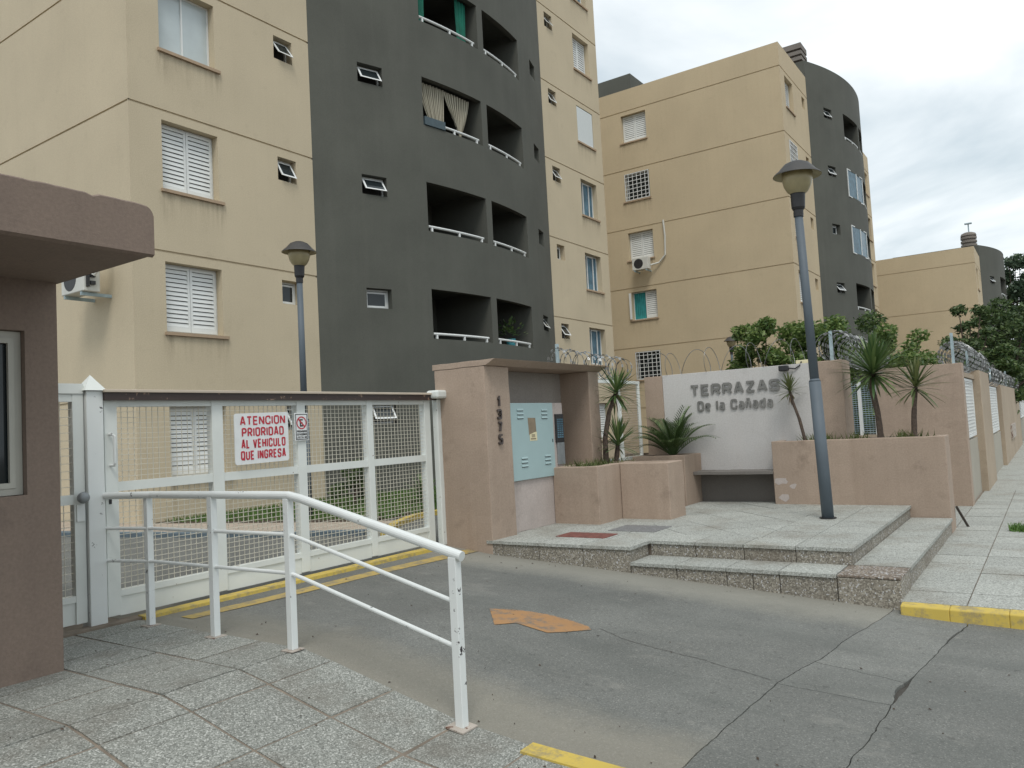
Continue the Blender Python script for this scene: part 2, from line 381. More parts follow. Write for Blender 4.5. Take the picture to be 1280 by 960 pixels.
# ------------------------------------------------------------------ builders
ORIG = {}
def W(o): return ORIG.get(o.name, Vector((0, 0, 0))) if o else Vector((0, 0, 0))
class MB:
    def __init__(s): s.v = []; s.f = []; s.uv = None
    def quad(s, a, b, c, d):
        n = len(s.v); s.v += [tuple(a), tuple(b), tuple(c), tuple(d)]; s.f.append((n, n + 1, n + 2, n + 3)); return s
    def poly(s, pts):
        n = len(s.v); s.v += [tuple(p) for p in pts]; s.f.append(tuple(range(n, n + len(pts)))); return s
    def hexa(s, p):     # 8 points: bottom 4 (ccw), top 4
        n = len(s.v); s.v += [tuple(q) for q in p]
        for f in ((3, 2, 1, 0), (4, 5, 6, 7), (0, 1, 5, 4), (1, 2, 6, 5), (2, 3, 7, 6), (3, 0, 4, 7)):
            s.f.append(tuple(n + i for i in f))
        return s
    def box(s, x0, x1, y0, y1, z0, z1):
        return s.hexa([(x0, y0, z0), (x1, y0, z0), (x1, y1, z0), (x0, y1, z0), (x0, y0, z1), (x1, y0, z1), (x1, y1, z1), (x0, y1, z1)])
    def mbox(s, mp, u0, u1, v0, v1, d0, d1):
        return s.hexa([mp(u0, v0, d0), mp(u1, v0, d0), mp(u1, v0, d1), mp(u0, v0, d1), mp(u0, v1, d0), mp(u1, v1, d0), mp(u1, v1, d1), mp(u0, v1, d1)])
    def prism(s, pts, z0, z1):
        n = len(s.v); k = len(pts)
        s.v += [(x, y, z0) for x, y in pts] + [(x, y, z1) for x, y in pts]
        s.f.append(tuple(n + i for i in reversed(range(k)))); s.f.append(tuple(n + k + i for i in range(k)))
        for i in range(k):
            j = (i + 1) % k; s.f.append((n + i, n + j, n + k + j, n + k + i))
        return s
    def tube(s, path, r, n=8, caps=True):
        P = [Vector(p) for p in path]; rs = r if isinstance(r, (list, tuple)) else [r] * len(P)
        base = len(s.v); ref = None
        for i, p in enumerate(P):
            t = (P[min(i + 1, len(P) - 1)] - P[max(i - 1, 0)]).normalized()
            if ref is None:
                ref = Vector((0, 0, 1)) if abs(t.z) < 0.9 else Vector((1, 0, 0))
            a = (ref - t * ref.dot(t)).normalized(); ref = a; b = t.cross(a)
            for k in range(n):
                an = 2 * pi * k / n; s.v.append(tuple(p + (a * cos(an) + b * sin(an)) * rs[i]))
        for i in range(len(P) - 1):
            for k in range(n):
                k2 = (k + 1) % n
                s.f.append((base + i * n + k, base + i * n + k2, base + (i + 1) * n + k2, base + (i + 1) * n + k))
        if caps:
            s.f.append(tuple(base + k for k in reversed(range(n))))
            s.f.append(tuple(base + (len(P) - 1) * n + k for k in range(n)))
        return s
    def lathe(s, c, prof, n=24, tilt=None):   # prof: list of (r,z)
        base = len(s.v); c = Vector(c)
        for r, z in prof:
            for k in range(n):
                an = 2 * pi * k / n; p = Vector((r * cos(an), r * sin(an), z))
                if tilt is not None: p = tilt @ p
                s.v.append(tuple(c + p))
        for i in range(len(prof) - 1):
            for k in range(n):
                k2 = (k + 1) % n
                s.f.append((base + i * n + k, base + i * n + k2, base + (i + 1) * n + k2, base + (i + 1) * n + k))
        return s
    def build(s, name, mat, parent=None, smooth=False, bevel=0.0, uv=None):
        o0 = W(parent)
        me = bpy.data.meshes.new(name)
        me.from_pydata([(x - o0.x, y - o0.y, z - o0.z) for x, y, z in s.v], [], s.f)
        me.materials.append(mat)
        if smooth:
            me.polygons.foreach_set('use_smooth', [True] * len(me.polygons))
        if uv is not None:
            ul = me.uv_layers.new(name="UVMap")
            for l in me.loops: ul.data[l.index].uv = uv[l.vertex_index]
        me.update()
        o = bpy.data.objects.new(name, me); COL.objects.link(o)
        if parent: o.parent = parent
        ORIG[o.name] = o0.copy()
        if bevel:
            md = o.modifiers.new("bevel", 'BEVEL'); md.width = bevel; md.segments = 2; md.limit_method = 'ANGLE'
        return o
from mathutils import noise as mnoise
def roughen(o, step=0.14, amp=0.006, freq=3.5):
    bm_ = bmesh.new(); bm_.from_mesh(o.data)
    bmesh.ops.remove_doubles(bm_, verts=bm_.verts, dist=0.0005)
    for _ in range(6):
        long_ = [e for e in bm_.edges if e.calc_length() > step]
        if not long_ or len(bm_.verts) > 14000: break
        bmesh.ops.subdivide_edges(bm_, edges=long_, cuts=1, use_grid_fill=True)
    w0 = ORIG.get(o.name, Vector((0, 0, 0)))
    for v in bm_.verts:
        q = (v.co + w0) * freq
        v.co += mnoise.noise_vector(q) * amp + mnoise.noise_vector(q * 5.3) * amp * 0.45
    bm_.to_mesh(o.data); bm_.free(); o.data.update()
    return o
def thing(name, loc, label, cat, group=None):
    o = bpy.data.objects.new(name, None); COL.objects.link(o); o.location = loc
    o.empty_display_size = 0.2
    ORIG[o.name] = Vector(loc); o['label'] = label; o['category'] = cat
    if group: o['group'] = group
    return o
def tag(o, label=None, cat=None, group=None, kind=None):
    if label: o['label'] = label
    if cat: o['category'] = cat
    if group: o['group'] = group
    if kind: o['kind'] = kind
    return o
def stuffpart(o): o['kind'] = 'stuff'; return o

# ------------------------------------------------------------------ ground
def lerp_table(t, x):
    if x <= t[0][0]: return t[0][1]
    for (a, b), (c, d) in zip(t, t[1:]):
        if x <= c: return b + (d - b) * (x - a) / (c - a)
    return t[-1][1]
LEFT = [(-3, -0.47), (0, -0.48), (1.0, -0.455), (1.8, -0.42), (2.86, -0.37), (3.44, -0.315), (4.08, -0.19), (4.7, -0.062), (5.05, 0.0), (7.6, 0.0)]
RIGHT = [(-3, -0.47), (0, -0.48), (1.0, -0.455), (1.47, -0.43), (4.52, -0.23), (6.64, -0.10), (7.45, -0.01), (7.6, 0.0)]
def zl(y): return lerp_table(LEFT, y)
def zr(y): return lerp_table(RIGHT, y)
def zd(x, y):
    t = min(1.0, max(0.0, (x - 4.24) / (9.0 - 4.24)))
    return zl(y) * (1 - t) + zr(y) * t - 0.004

b = MB().quad((-600, -600, -0.75), (900, -600, -0.75), (900, 900, -0.75), (-600, 900, -0.75))
tag(b.build('ground', SOIL), kind='structure')
tag(MB().quad((-300, -14, -0.50), (500, -14, -0.50), (500, -2.5, -0.50), (-300, -2.5, -0.50)).build('road', ASPH_S), kind='structure')

def sheet(fn, s0, s1, ns, nt_, t0=0.0, t1=1.0):
    m = MB()
    for i in range(ns + 1):
        for j in range(nt_ + 1):
            m.v.append(fn(s0 + (s1 - s0) * i / ns, t0 + (t1 - t0) * j / nt_))
    for i in range(ns):
        for j in range(nt_):
            a = i * (nt_ + 1) + j
            m.f.append((a, a + nt_ + 1, a + nt_ + 2, a + 1))
    return m
def skirt(m, ns, nt_, depth=0.05):
    idx = [i * (nt_ + 1) for i in range(ns + 1)] + [ns * (nt_ + 1) + j for j in range(1, nt_ + 1)] + \
          [i * (nt_ + 1) + nt_ for i in range(ns - 1, -1, -1)] + [j for j in range(nt_ - 1, 0, -1)]
    n = len(m.v)
    for k in idx: x, y, z = m.v[k]; m.v.append((x, y, z - depth))
    L = len(idx)
    for k in range(L):
        m.f.append((idx[k], idx[(k + 1) % L], n + (k + 1) % L, n + k))
    return m
rj = random.Random(3)
JT = {}
def jag(key, x, amp=0.009):
    # cheap 1-D value noise, same for both sides of a crack
    def val(i):
        if (key, i) not in JT: JT[(key, i)] = rj.uniform(-1, 1)
        return JT[(key, i)]
    o = 0.0
    for f, a in ((1.7, 1.8), (6.0, 1.0), (19.0, 0.6)):
        t = x * f; i = math.floor(t); u = t - i; u = u * u * (3 - 2 * u)
        o += a * (val((f, i)) * (1 - u) + val((f, i + 1)) * u)
    return o * amp
def crack1(x): return lerp_table([(4.2, 2.0), (6.19, 1.9), (8.42, 1.6), (9.0, 1.54)], x) + jag('c1', x)
def crack2(x): return lerp_table([(4.2, 1.21), (5.04, 1.17), (6.02, 1.11), (6.78, 1.09), (8.86, 0.85), (9.0, 0.83)], x) + jag('c2', x)
def gapw(x): return GAP + 0.028 * math.exp(-((x - 6.55) / 0.2) ** 2) + 0.008 * math.exp(-((x - 8.3) / 0.3) ** 2)
def cx_(k, x0, x1, t): return x0 + (x1 - x0) * t + jag(k, t * 0.8)

GAP = 0.0045
drv = sheet(lambda x, t: (x, (crack1(x) + GAP) * (1 - t) + 7.9 * t, zd(x, (crack1(x) + GAP) * (1 - t) + 7.9 * t)), 4.2, 9.05, 110, 70)
skirt(drv, 110, 70)
drive = tag(drv.build('driveway', ASPH), kind='structure')
sub = sheet(lambda x, t: (x, -2.6 + 10.4 * t, zd(x, -2.6 + 10.4 * t) - 0.03), 4.1, 9.1, 10, 24)
tag(sub.build('driveway_subbase', CRACKF), kind='structure')
gut = bpy.data.objects.new('gutter_strip', None); COL.objects.link(gut); gut['kind'] = 'structure'; ORIG['gutter_strip'] = Vector((0, 0, 0))
def slab(name, l, r_, mat):
    def fn(s, t):
        xa = l(t) + GAP; xb = r_(t) - GAP; x = xa + (xb - xa) * s
        y0 = crack2(x) + gapw(x); y1 = crack1(x) - GAP; y = y0 + (y1 - y0) * t
        return (x, y, zd(x, y) - 0.001)
    m = sheet(fn, 0, 1, 40, 24); skirt(m, 40, 24)
    return m.build(name, mat, gut)
jA = lambda t: cx_('a', 6.18, 6.19, t); jB = lambda t: cx_('b', 6.73, 6.85, t)
slab('slab', lambda t: 4.2, jA, ASPH_S); slab('slab', jA, jB, SLABM); slab('slab', jB, lambda t: 9.0, SLABM)
apr = sheet(lambda x, t: (x, -2.5 * (1 - t) + (crack2(x) - gapw(x)) * t, zd(x, -2.5 * (1 - t) + (crack2(x) - gapw(x)) * t)), 4.2, 9.0, 110, 30)
skirt(apr, 110, 30)
tag(apr.build('driveway_apron', ASPH_S), kind='structure')

# faded orange arrow on the slope
def ground_poly(pts, dz, name, mat):
    m = MB(); m.poly([(x, y, zd(x, y) + dz) for x, y in pts])
    return m.build(name, mat)
ar = [(6.344, 4.766), (5.965, 4.435), (6.172, 4.444), (6.154, 3.979), (6.252, 3.901), (6.525, 3.727), (6.592, 3.789), (6.657, 4.027), (6.656, 4.235), (6.613, 4.414), (6.539, 4.583)]
m = MB(); cxa = sum(p[0] for p in ar) / len(ar); cya = sum(p[1] for p in ar) / len(ar)
rings = [1.0, 0.72, 0.3]
pts = []
for s_ in rings:
    for k in range(len(ar)):
        x = cxa + (ar[k][0] - cxa) * s_; y = cya + (ar[k][1] - cya) * s_
        m.v.append((x, y, zd(x, y) + 0.006))
L_ = len(ar)
for q in range(2):
    for k in range(L_):
        m.f.append((q * L_ + k, q * L_ + (k + 1) % L_, (q + 1) * L_ + (k + 1) % L_, (q + 1) * L_ + k))
m.f.append(tuple(2 * L_ + k for k in range(L_)))
oa = m.build('painted_arrow', ORANGE)
at_ = oa.data.attributes.new('wear', 'FLOAT', 'POINT')
for i in range(len(oa.data.vertices)):
    at_.data[i].value = (0.5 if i < 7 else 0.0) if i < L_ else 1.0
tag(oa, 'worn orange arrow painted on the grey driveway', 'road marking')
# yellow lines along the gate
m = MB()
for i in range(14):
    x0 = 4.28 + i * 4.55 / 14; x1 = 4.28 + (i + 1) * 4.55 / 14
    m.hexa([(x0, 7.36, -0.1), (x1, 7.36, -0.1), (x1, 7.50, -0.1), (x0, 7.50, -0.1), (x0, 7.37, 0.025), (x1, 7.37, 0.025), (x1, 7.50, 0.032), (x0, 7.50, 0.032)])
tag(m.build('gate_track_kerb', YELLOW), 'low yellow painted track kerb along the foot of the sliding gate', 'kerb')
m = sheet(lambda x, t: (x, 6.93 + 0.19 * t + 0.02 * sin(x * 2), zd(x, 6.93 + 0.19 * t) + 0.0055), 4.5, 9.0, 30, 1)
tag(m.build('yellow_line', YFADE), kind='structure')

m = MB(); pc = [(6.62, 3.70), (6.45, 3.2), (6.42, 2.7), (6.30, 2.3), (6.19, 1.93)]
pp = []
for (a0, b0), (a1, b1_) in zip(pc, pc[1:]):
    for i in range(10): t = i / 10; y_ = b0 + (b1_ - b0) * t; pp.append((a0 + (a1 - a0) * t + jag('h', y_ * 1.5, 0.012), y_))
for i in range(len(pp) - 1):
    (xa, ya_), (xb, yb_) = pp[i], pp[i + 1]; wa = 0.0012 + 0.0025 * abs(sin(i * 1.3)); wb = 0.0012 + 0.0025 * abs(sin((i + 1) * 1.3))
    m.quad((xa - wa, ya_, zd(xa, ya_) + 0.004), (xa + wa, ya_, zd(xa, ya_) + 0.004), (xb + wb, yb_, zd(xb, yb_) + 0.004), (xb - wb, yb_, zd(xb, yb_) + 0.004))
tag(m.build('driveway_crack', CRACKF), kind='structure')
rl = random.Random(77); m = MB()
for _ in range(95):
    x, y = rl.uniform(4.4, 8.9), rl.uniform(0.2, 7.2)
    if rl.random() < 0.35: x = rl.choice((4.35, 8.85)) + rl.gauss(0, 0.18); x = min(8.95, max(4.3, x))
    q = rl.uniform(0.005, 0.018); a = rl.uniform(0, pi); z = zd(x, y) + 0.005; dx, dy = cos(a) * q, sin(a) * q
    m.quad((x - dx, y - dy, z), (x + dy * 0.45, y - dx * 0.45, z + rl.uniform(0, 0.012)), (x + dx, y + dy, z + rl.uniform(0, 0.01)), (x - dy * 0.45, y + dx * 0.45, z))
for _ in range(50):
    x, y = rl.uniform(1.5, 4.1), rl.uniform(2.0, 7.2); q = rl.uniform(0.006, 0.016); a = rl.uniform(0, pi); z = zl(y) + 0.008; dx, dy = cos(a) * q, sin(a) * q
    m.quad((x - dx, y - dy, z), (x + dy * 0.45, y - dx * 0.45, z + rl.uniform(0, 0.01)), (x + dx, y + dy, z + 0.004), (x - dy * 0.45, y + dx * 0.45, z))
stuffpart(m.build('leaf_litter', LITTERM))

# left pavement: ramp of granite tiles
pav = tag(sheet(lambda x, t: (x, -2.5 + 10.4 * t, zl(-2.5 + 10.4 * t) - 0.006), -6.0, 4.235, 4, 60).build('pavement', MORTAR), kind='structure')
ys = [7.62, 7.1, 6.6, 6.1, 5.58, 5.06, 4.72, 4.09, 3.46, 2.87, 2.27, 1.67, 1.07, 0.47, -0.13]
xs = [4.235, 3.64, 3.035, 2.43, 1.825, 1.22, 0.615, 0.01]
rt = random.Random(11)
for i in range(len(xs) - 1):
    for j in range(len(ys) - 1):
        x1, x0 = xs[i] - 0.011, xs[i + 1] + 0.011
        y1, y0 = ys[j] - 0.010, ys[j + 1] + 0.010
        if i == 0: x1 = xs[0]
        if x1 < 3.02 and y0 > 6.35: continue
        dz = rt.uniform(-0.003, 0.003)
        m = MB().hexa([(x0, y0, zl(y0) - 0.03), (x1, y0, zl(y0) - 0.03), (x1, y1, zl(y1) - 0.03), (x0, y1, zl(y1) - 0.03),
                       (x0, y0, zl(y0) + dz), (x1, y0, zl(y0) + dz + rt.uniform(-.002, .002)), (x1, y1, zl(y1) + dz), (x0, y1, zl(y1) + dz + rt.uniform(-.002, .002))])
        m.build('tile', TILE_L, pav)
m = sheet(lambda y, t: (4.10 + 0.15 * t, y, zl(y) + 0.012), 2.90, -2.4, 30, 1); skirt(m, 30, 1, 0.12)
tag(m.build('yellow_kerb', YELLOW), 'yellow painted kerb stone at the near edge of the tiled ramp', 'kerb')

# yard behind the gate
tag(MB().box(-8, 12.5, 7.9, 60, -0.3, -0.006).build('yard_road', YARDM), kind='structure')
kp = [(9.5, 9.7), (8.9, 11.2), (8.4, 13.2), (7.9, 15.6), (7.6, 18.0), (7.5, 30.0)]
wp = [(9.6, 9.2), (10.6, 9.9), (11.6, 10.35), (14.4, 10.5)]
def strip(line, off0, off1, z0, z1, name, mat):
    m = MB(); L = []
    for i, (x, y) in enumerate(line):
        a = line[max(i - 1, 0)]; c = line[min(i + 1, len(line) - 1)]
        dx, dy = c[0] - a[0], c[1] - a[1]; l = sqrt(dx * dx + dy * dy); nx, ny = dy / l, -dx / l
        L.append(((x + nx * off0, y + ny * off0), (x + nx * off1, y + ny * off1)))
    for (a, b_), (c, d) in zip(L, L[1:]):
        m.hexa([(*a, z0), (*b_, z0), (*d, z0), (*c, z0), (*a, z1), (*b_, z1), (*d, z1), (*c, z1)])
    return m.build(name, mat)
tag(strip(kp, 0, 0.22, -0.2, 0.07, 'inner_kerb', BLUEKERB), kind='structure')
tag(strip(kp, 0.22, 1.5, -0.2, 0.06, 'inner_walkway', WALKIN), kind='structure')
tag(strip(wp, 0, -0.15, -0.2, 0.085, 'inner_yellow_kerb', YELLOW), 'yellow kerb on the lane behind the gate beside the lawn', 'kerb')
tag(MB().prism([(9.55, 15.98), (9.9, 13.2), (10.9, 11.0), (14.4, 10.6), (38, 10.6), (38, 15.98)], -0.2, 0.05).build('lawn', SOIL), kind='structure')
tag(MB().prism([(18.15, 1.75), (90, 1.75), (90, 40), (38, 40), (38, 10.7), (14.8, 10.5), (14.8, 3.2), (18.15, 3.2)], -0.25, 0.0).build('inner_ground', SOIL), kind='structure')
def blades(name, n, place, h, w, mat, seed, lean=0.35):
    r = random.Random(seed); m = MB()
    for _ in range(n):
        x, y, z = place(r); a = r.uniform(0, 2 * pi); hh = h * r.uniform(0.5, 1.25)
        dx, dy = cos(a) * w, sin(a) * w; lx, ly = r.gauss(0, lean) * hh, r.gauss(0, lean) * hh
        k = len(m.v)
        m.v += [(x - dx, y - dy, z), (x + dx, y + dy, z), (x + lx, y + ly, z + hh)]
        m.f.append((k, k + 1, k + 2))
    return m.build(name, mat)
def lawn_pt(r):
    while True:
        x, y = r.uniform(9.6, 22), r.uniform(10.7, 15.9)
        if x > 9.55 + max(0, (15.98 - y)) * 0.25 and (x + 0.4 * y > 15.4): return (x, y, 0.05)
stuffpart(blades('lawn_grass', 16000, lawn_pt, 0.11, 0.012, GRASSM, 5))

# ------------------------------------------------------------------ right entrance platform
ZP, ZL = 0.09, -0.10
core = MB()
core.box(9.03, 14.3, 4.55, 6.9, -0.6, ZP - 0.03).box(9.60, 14.3, 2.05, 4.54, -0.6, ZP - 0.03)
core.box(9.03, 9.59, 1.48, 4.54, -0.6, ZL - 0.03).box(9.60, 13.9, 1.48, 2.04, -0.6, ZL - 0.03)
plat = tag(core.build('entrance_platform', MORTAR), kind='structure')
def piece(name, x0, x1, y0, y1, z0, z1, mat, par=None, g=0.005, bev=0.0):
    o = MB().box(x0 + g, x1 - g, y0 + g, y1 - g, z0, z1).build(name, mat, par or plat, bevel=bev)
    return o
rp = random.Random(5)
# section A front
ya = [6.75, 6.48, 5.88, 5.20, 4.52]
for a, b_ in zip(ya, ya[1:]):
    piece('riser', 9.0, 9.028, b_, a, -0.5, ZP - 0.042, PEBBLE)
    piece('nosing', 8.98, 9.57, b_ if b_ > 4.6 else b_ - 0.02, a, ZP - 0.04, ZP, TILE_R)
piece('riser', 9.03, 9.57, 4.525, 4.548, -0.5, ZP - 0.042, PEBBLE)
# upper front and side
yu = [4.50, 3.88, 3.26, 2.64, 2.02]
for a, b_ in zip(yu, yu[1:]):
    piece('riser', 9.57, 9.598, b_, a, ZL - 0.03, ZP - 0.042, PEBBLE)
    piece('nosing', 9.55, 10.15, b_ - (0.02 if b_ < 2.1 else 0), a, ZP - 0.04, ZP, TILE_R)
xu = [9.60, 10.15, 10.75, 11.35, 11.95, 12.55, 13.15, 13.995]
for a, b_ in zip(xu, xu[1:]):
    piece('riser', a, b_, 2.02, 2.048, ZL - 0.03, ZP - 0.042, PEBBLE)
for a, b_ in zip(xu[1:], xu[2:]):
    piece('nosing', a, b_, 2.0, 2.62, ZP - 0.04, ZP, TILE_R)
# lower step
yl = [4.52, 3.91, 3.29, 2.68, 2.07]
for a, b_ in zip(yl, yl[1:]):
    mid = (a + b_) / 2 if abs(b_ - 2.68) < 0.01 else None
    if mid:
        piece('riser', 9.0, 9.028, b_, mid, -0.6, ZL - 0.042, PEBBLE); piece('riser', 9.0, 9.028, mid, a, -0.6, ZL - 0.042, PEBBLE)
    else:
        piece('riser', 9.0, 9.028, b_, a, -0.6, ZL - 0.042, PEBBLE)
    piece('nosing', 8.98, 9.57, b_, a, ZL - 0.04, ZL, TILE_R)
piece('corner_block', 8.99, 9.62, 1.44, 2.07, -0.62, ZL - 0.03, PEBBLE, bev=0.012)
piece('corner_top', 8.985, 9.62, 1.435, 2.07, ZL - 0.029, ZL - 0.003, BROWNP, bev=0.008)
xl = [9.62, 10.2, 10.8, 11.4, 12.0, 12.6, 13.2, 13.98]
for a, b_ in zip(xl, xl[1:]):
    piece('riser', a, b_, 1.45, 1.478, -0.6, ZL - 0.042, PEBBLE)
    piece('nosing', a, b_, 1.43, 2.02, ZL - 0.04, ZL, TILE_R)
# floor tiles: square border, diagonal field
def clip(poly, x0, x1, y0, y1):
    for ax, v, sg in ((0, x0, 1), (0, x1, -1), (1, y0, 1), (1, y1, -1)):
        out = []
        for i in range(len(poly)):
            p, q = poly[i], poly[(i + 1) % len(poly)]
            dp, dq = (p[ax] - v) * sg, (q[ax] - v) * sg
            if dp >= 0: out.append(p)
            if dp * dq < 0:
                t = dp / (dp - dq); out.append((p[0] + (q[0] - p[0]) * t, p[1] + (q[1] - p[1]) * t))
        poly = out
        if len(poly) < 3: return []
    return poly
def area(p): return abs(sum(p[i][0] * p[(i + 1) % len(p)][1] - p[(i + 1) % len(p)][0] * p[i][1] for i in range(len(p)))) / 2
def floor_tile(p):
    cx0 = sum(q[0] for q in p) / len(p); cy0 = sum(q[1] for q in p) / len(p)
    q = [(cx0 + (x - cx0) * 0.98, cy0 + (y - cy0) * 0.98) for x, y in p]
    MB().prism(q, ZP - 0.035, ZP + rp.uniform(-0.0035, -0.001)).build('tile', TILE_R, plat)
for i in range(7):
    x0, x1 = 10.15 + i * 0.6, min(14.3, 10.75 + i * 0.6)
    floor_tile([(x0, 2.62), (x1, 2.62), (x1, 3.22), (x0, 3.22)])
s45 = 0.6 * sqrt(2)
for i in range(-14, 15):
    for j in range(-14, 15):
        cx0 = 11.6 + (i + j) * s45 / 2; cy0 = 4.4 + (i - j) * s45 / 2
        d = s45 / 2
        p = clip([(cx0 - d, cy0), (cx0, cy0 - d), (cx0 + d, cy0), (cx0, cy0 + d)], 10.15, 14.38, 3.22, 5.12)
        if p and area(p) > 0.02: floor_tile(p)
for xi in [(9.57, 10.17), (10.17, 10.77), (10.77, 11.37), (11.37, 11.66)]:
    for yi in [(5.12, 5.72), (5.72, 6.32), (6.32, 6.78)]:
        floor_tile([(xi[0], yi[0]), (xi[1], yi[0]), (xi[1], yi[1]), (xi[0], yi[1])])
floor_tile([(9.57, 4.5), (10.15, 4.5), (10.15, 5.12), (9.57, 5.12)])
floor_tile([(12.3, 5.12), (14.4, 5.12), (14.4, 5.62), (12.3, 5.62)])
tag(MB().box(9.57, 10.0, 5.19, 5.96, ZP - 0.02, ZP + 0.008).build('access_cover', REDPLATE, bevel=0.004), 'red painted iron access cover set in the platform tiles', 'access cover')
tag(MB().box(10.28, 10.9, 4.76, 5.50, ZP - 0.02, ZP + 0.006).build('drain_cover', GREYPLATE, bevel=0.004), 'grey concrete cover in the platform tiles by the planter', 'access cover')

# right sidewalk
side = tag(MB().box(9.0, 120, -2.6, 1.62, -0.9, -0.345).build('sidewalk', MORTAR), kind='structure')
for i in range(20):
    for j in range(5):
        x0 = 8.96 + i * 0.6; y1 = 1.46 - j * 0.6
        if i == 0: x0 = 8.97
        dz = rp.uniform(-0.003, 0.003)
        MB().box(x0 + 0.006, 8.96 + (i + 1) * 0.6 - 0.006, y1 - 0.6 + 0.006, y1 - 0.006, -0.37, -0.333 + dz).build('tile', TILE_R, side)
MB().box(14.4, 17.95, 1.47, 3.3, -0.6, -0.336).build('sidewalk_recess', TILE_R, side)
tag(MB().box(20.97, 120, -2.6, 1.6, -0.5, -0.334).build('sidewalk_far', TILE_R), kind='structure')
m = MB()
kpts = [(8.80, 1.44), (8.78, 1.0), (8.77, 0.5), (8.74, 0.0), (8.6, -0.7), (8.2, -1.6)]
for (xa, ya_), (xb, yb_) in zip(kpts, kpts[1:]):
    m.hexa([(xa, ya_, -0.8), (xb, yb_, -0.8), (9.1, yb_, -0.8), (9.1, ya_, -0.8),
            (xa + 0.03, ya_, -0.345), (xb + 0.03, yb_, -0.345), (8.965, yb_, -0.33), (8.965, ya_, -0.33)])
tag(m.build('yellow_kerb', YELLOW, bevel=0.012), 'yellow painted kerb end on the sidewalk right of the steps', 'kerb')
def tuft(x, y, z, rad):
    def f(r):
        a = r.uniform(0, 2 * pi); d = rad * sqrt(r.random()); return (x + d * cos(a), y + d * sin(a) * 0.8, z)
    return f
stuffpart(blades('grass_tuft', 300, tuft(14.5, 0.52, -0.335, 0.26), 0.11, 0.012, GRASSM, 8, 0.5))

# ------------------------------------------------------------------ facades
def facade(name, mat, parent, u0, u1, v0, v1, mp, ops=(), grooves=(), du=None):
    """wall sheet with recessed grooves and reveals; ops = (u0,u1,v0,v1,depth)"""
    us, vs = {u0, u1}, {v0, v1}
    if du:
        n = max(1, int((u1 - u0) / du)); us |= {u0 + (u1 - u0) * i / n for i in range(n + 1)}
    G = [(g - 0.025, g + 0.025) for g in grooves if v0 < g - 0.025 and g + 0.025 < v1]
    for a, b_ in G: vs |= {a, b_}
    for o in ops: us |= {o[0], o[1]}; vs |= {o[2], o[3]}
    us, vs = sorted(us), sorted(vs)
    def cd(i, j):
        u, v = (us[i] + us[i + 1]) / 2, (vs[j] + vs[j + 1]) / 2
        for o in ops:
            if o[0] < u < o[1] and o[2] < v < o[3]: return (o[4], True)
        for a, b_ in G:
            if a < v < b_: return (0.03, False)
        return (0.0, False)
    D = [[cd(i, j) for j in range(len(vs) - 1)] for i in range(len(us) - 1)]
    m = MB()
    for i in range(len(us) - 1):
        for j in range(len(vs) - 1):
            d, hole = D[i][j]; a, b_, c, e = us[i], us[i + 1], vs[j], vs[j + 1]
            if not hole: m.quad(mp(a, c, d), mp(b_, c, d), mp(b_, e, d), mp(a, e, d))
            if i + 1 < len(us) - 1 and D[i + 1][j][0] != d:
                d2 = D[i + 1][j][0]; m.quad(mp(b_, c, d), mp(b_, c, d2), mp(b_, e, d2), mp(b_, e, d))
            if j + 1 < len(vs) - 1 and D[i][j + 1][0] != d:
                d2 = D[i][j + 1][0]; m.quad(mp(a, e, d), mp(b_, e, d), mp(b_, e, d2), mp(a, e, d2))
    return m.build(name, mat, parent)

def louvre(mp, u0, u1, v0, v1, d0, d1, pitch, par):
    m = MB(); t = 0.055
    m.mbox(mp, u0, u0 + t, v0, v1, d0, d1).mbox(mp, u1 - t, u1, v0, v1, d0, d1)
    m.mbox(mp, u0 + t, u1 - t, v0, v0 + 0.11, d0, d1).mbox(mp, u0 + t, u1 - t, v1 - t, v1, d0, d1)
    n = max(3, int((v1 - v0 - 0.165) / pitch)); p = (v1 - v0 - 0.165) / n
    for k in range(n):
        a = v0 + 0.11 + k * p
        m.hexa([mp(u0 + t, a + 0.003, d0 + 0.004), mp(u1 - t, a + 0.003, d0 + 0.004), mp(u1 - t, a + 0.003, d0 + 0.014), mp(u0 + t, a + 0.003, d0 + 0.014),
                mp(u0 + t, a + p * 0.86, d0 + 0.022), mp(u1 - t, a + p * 0.86, d0 + 0.022), mp(u1 - t, a + p * 0.86, d0 + 0.032), mp(u0 + t, a + p * 0.86, d0 + 0.032)])
    m.build('shutter', SHUT, par)
def frame_mb(mp, u0, u1, v0, v1, d0, d1, t=0.05, mull=False):
    m = MB()
    m.mbox(mp, u0, u0 + t, v0, v1, d0, d1).mbox(mp, u1 - t, u1, v0, v1, d0, d1)
    m.mbox(mp, u0 + t, u1 - t, v0, v0 + t, d0, d1).mbox(mp, u0 + t, u1 - t, v1 - t, v1, d0, d1)
    if mull:
        c = (u0 + u1) / 2; m.mbox(mp, c - t * 0.45, c + t * 0.45, v0 + t, v1 - t, d0 - 0.004, d1)
    return m
rw = random.Random(21)
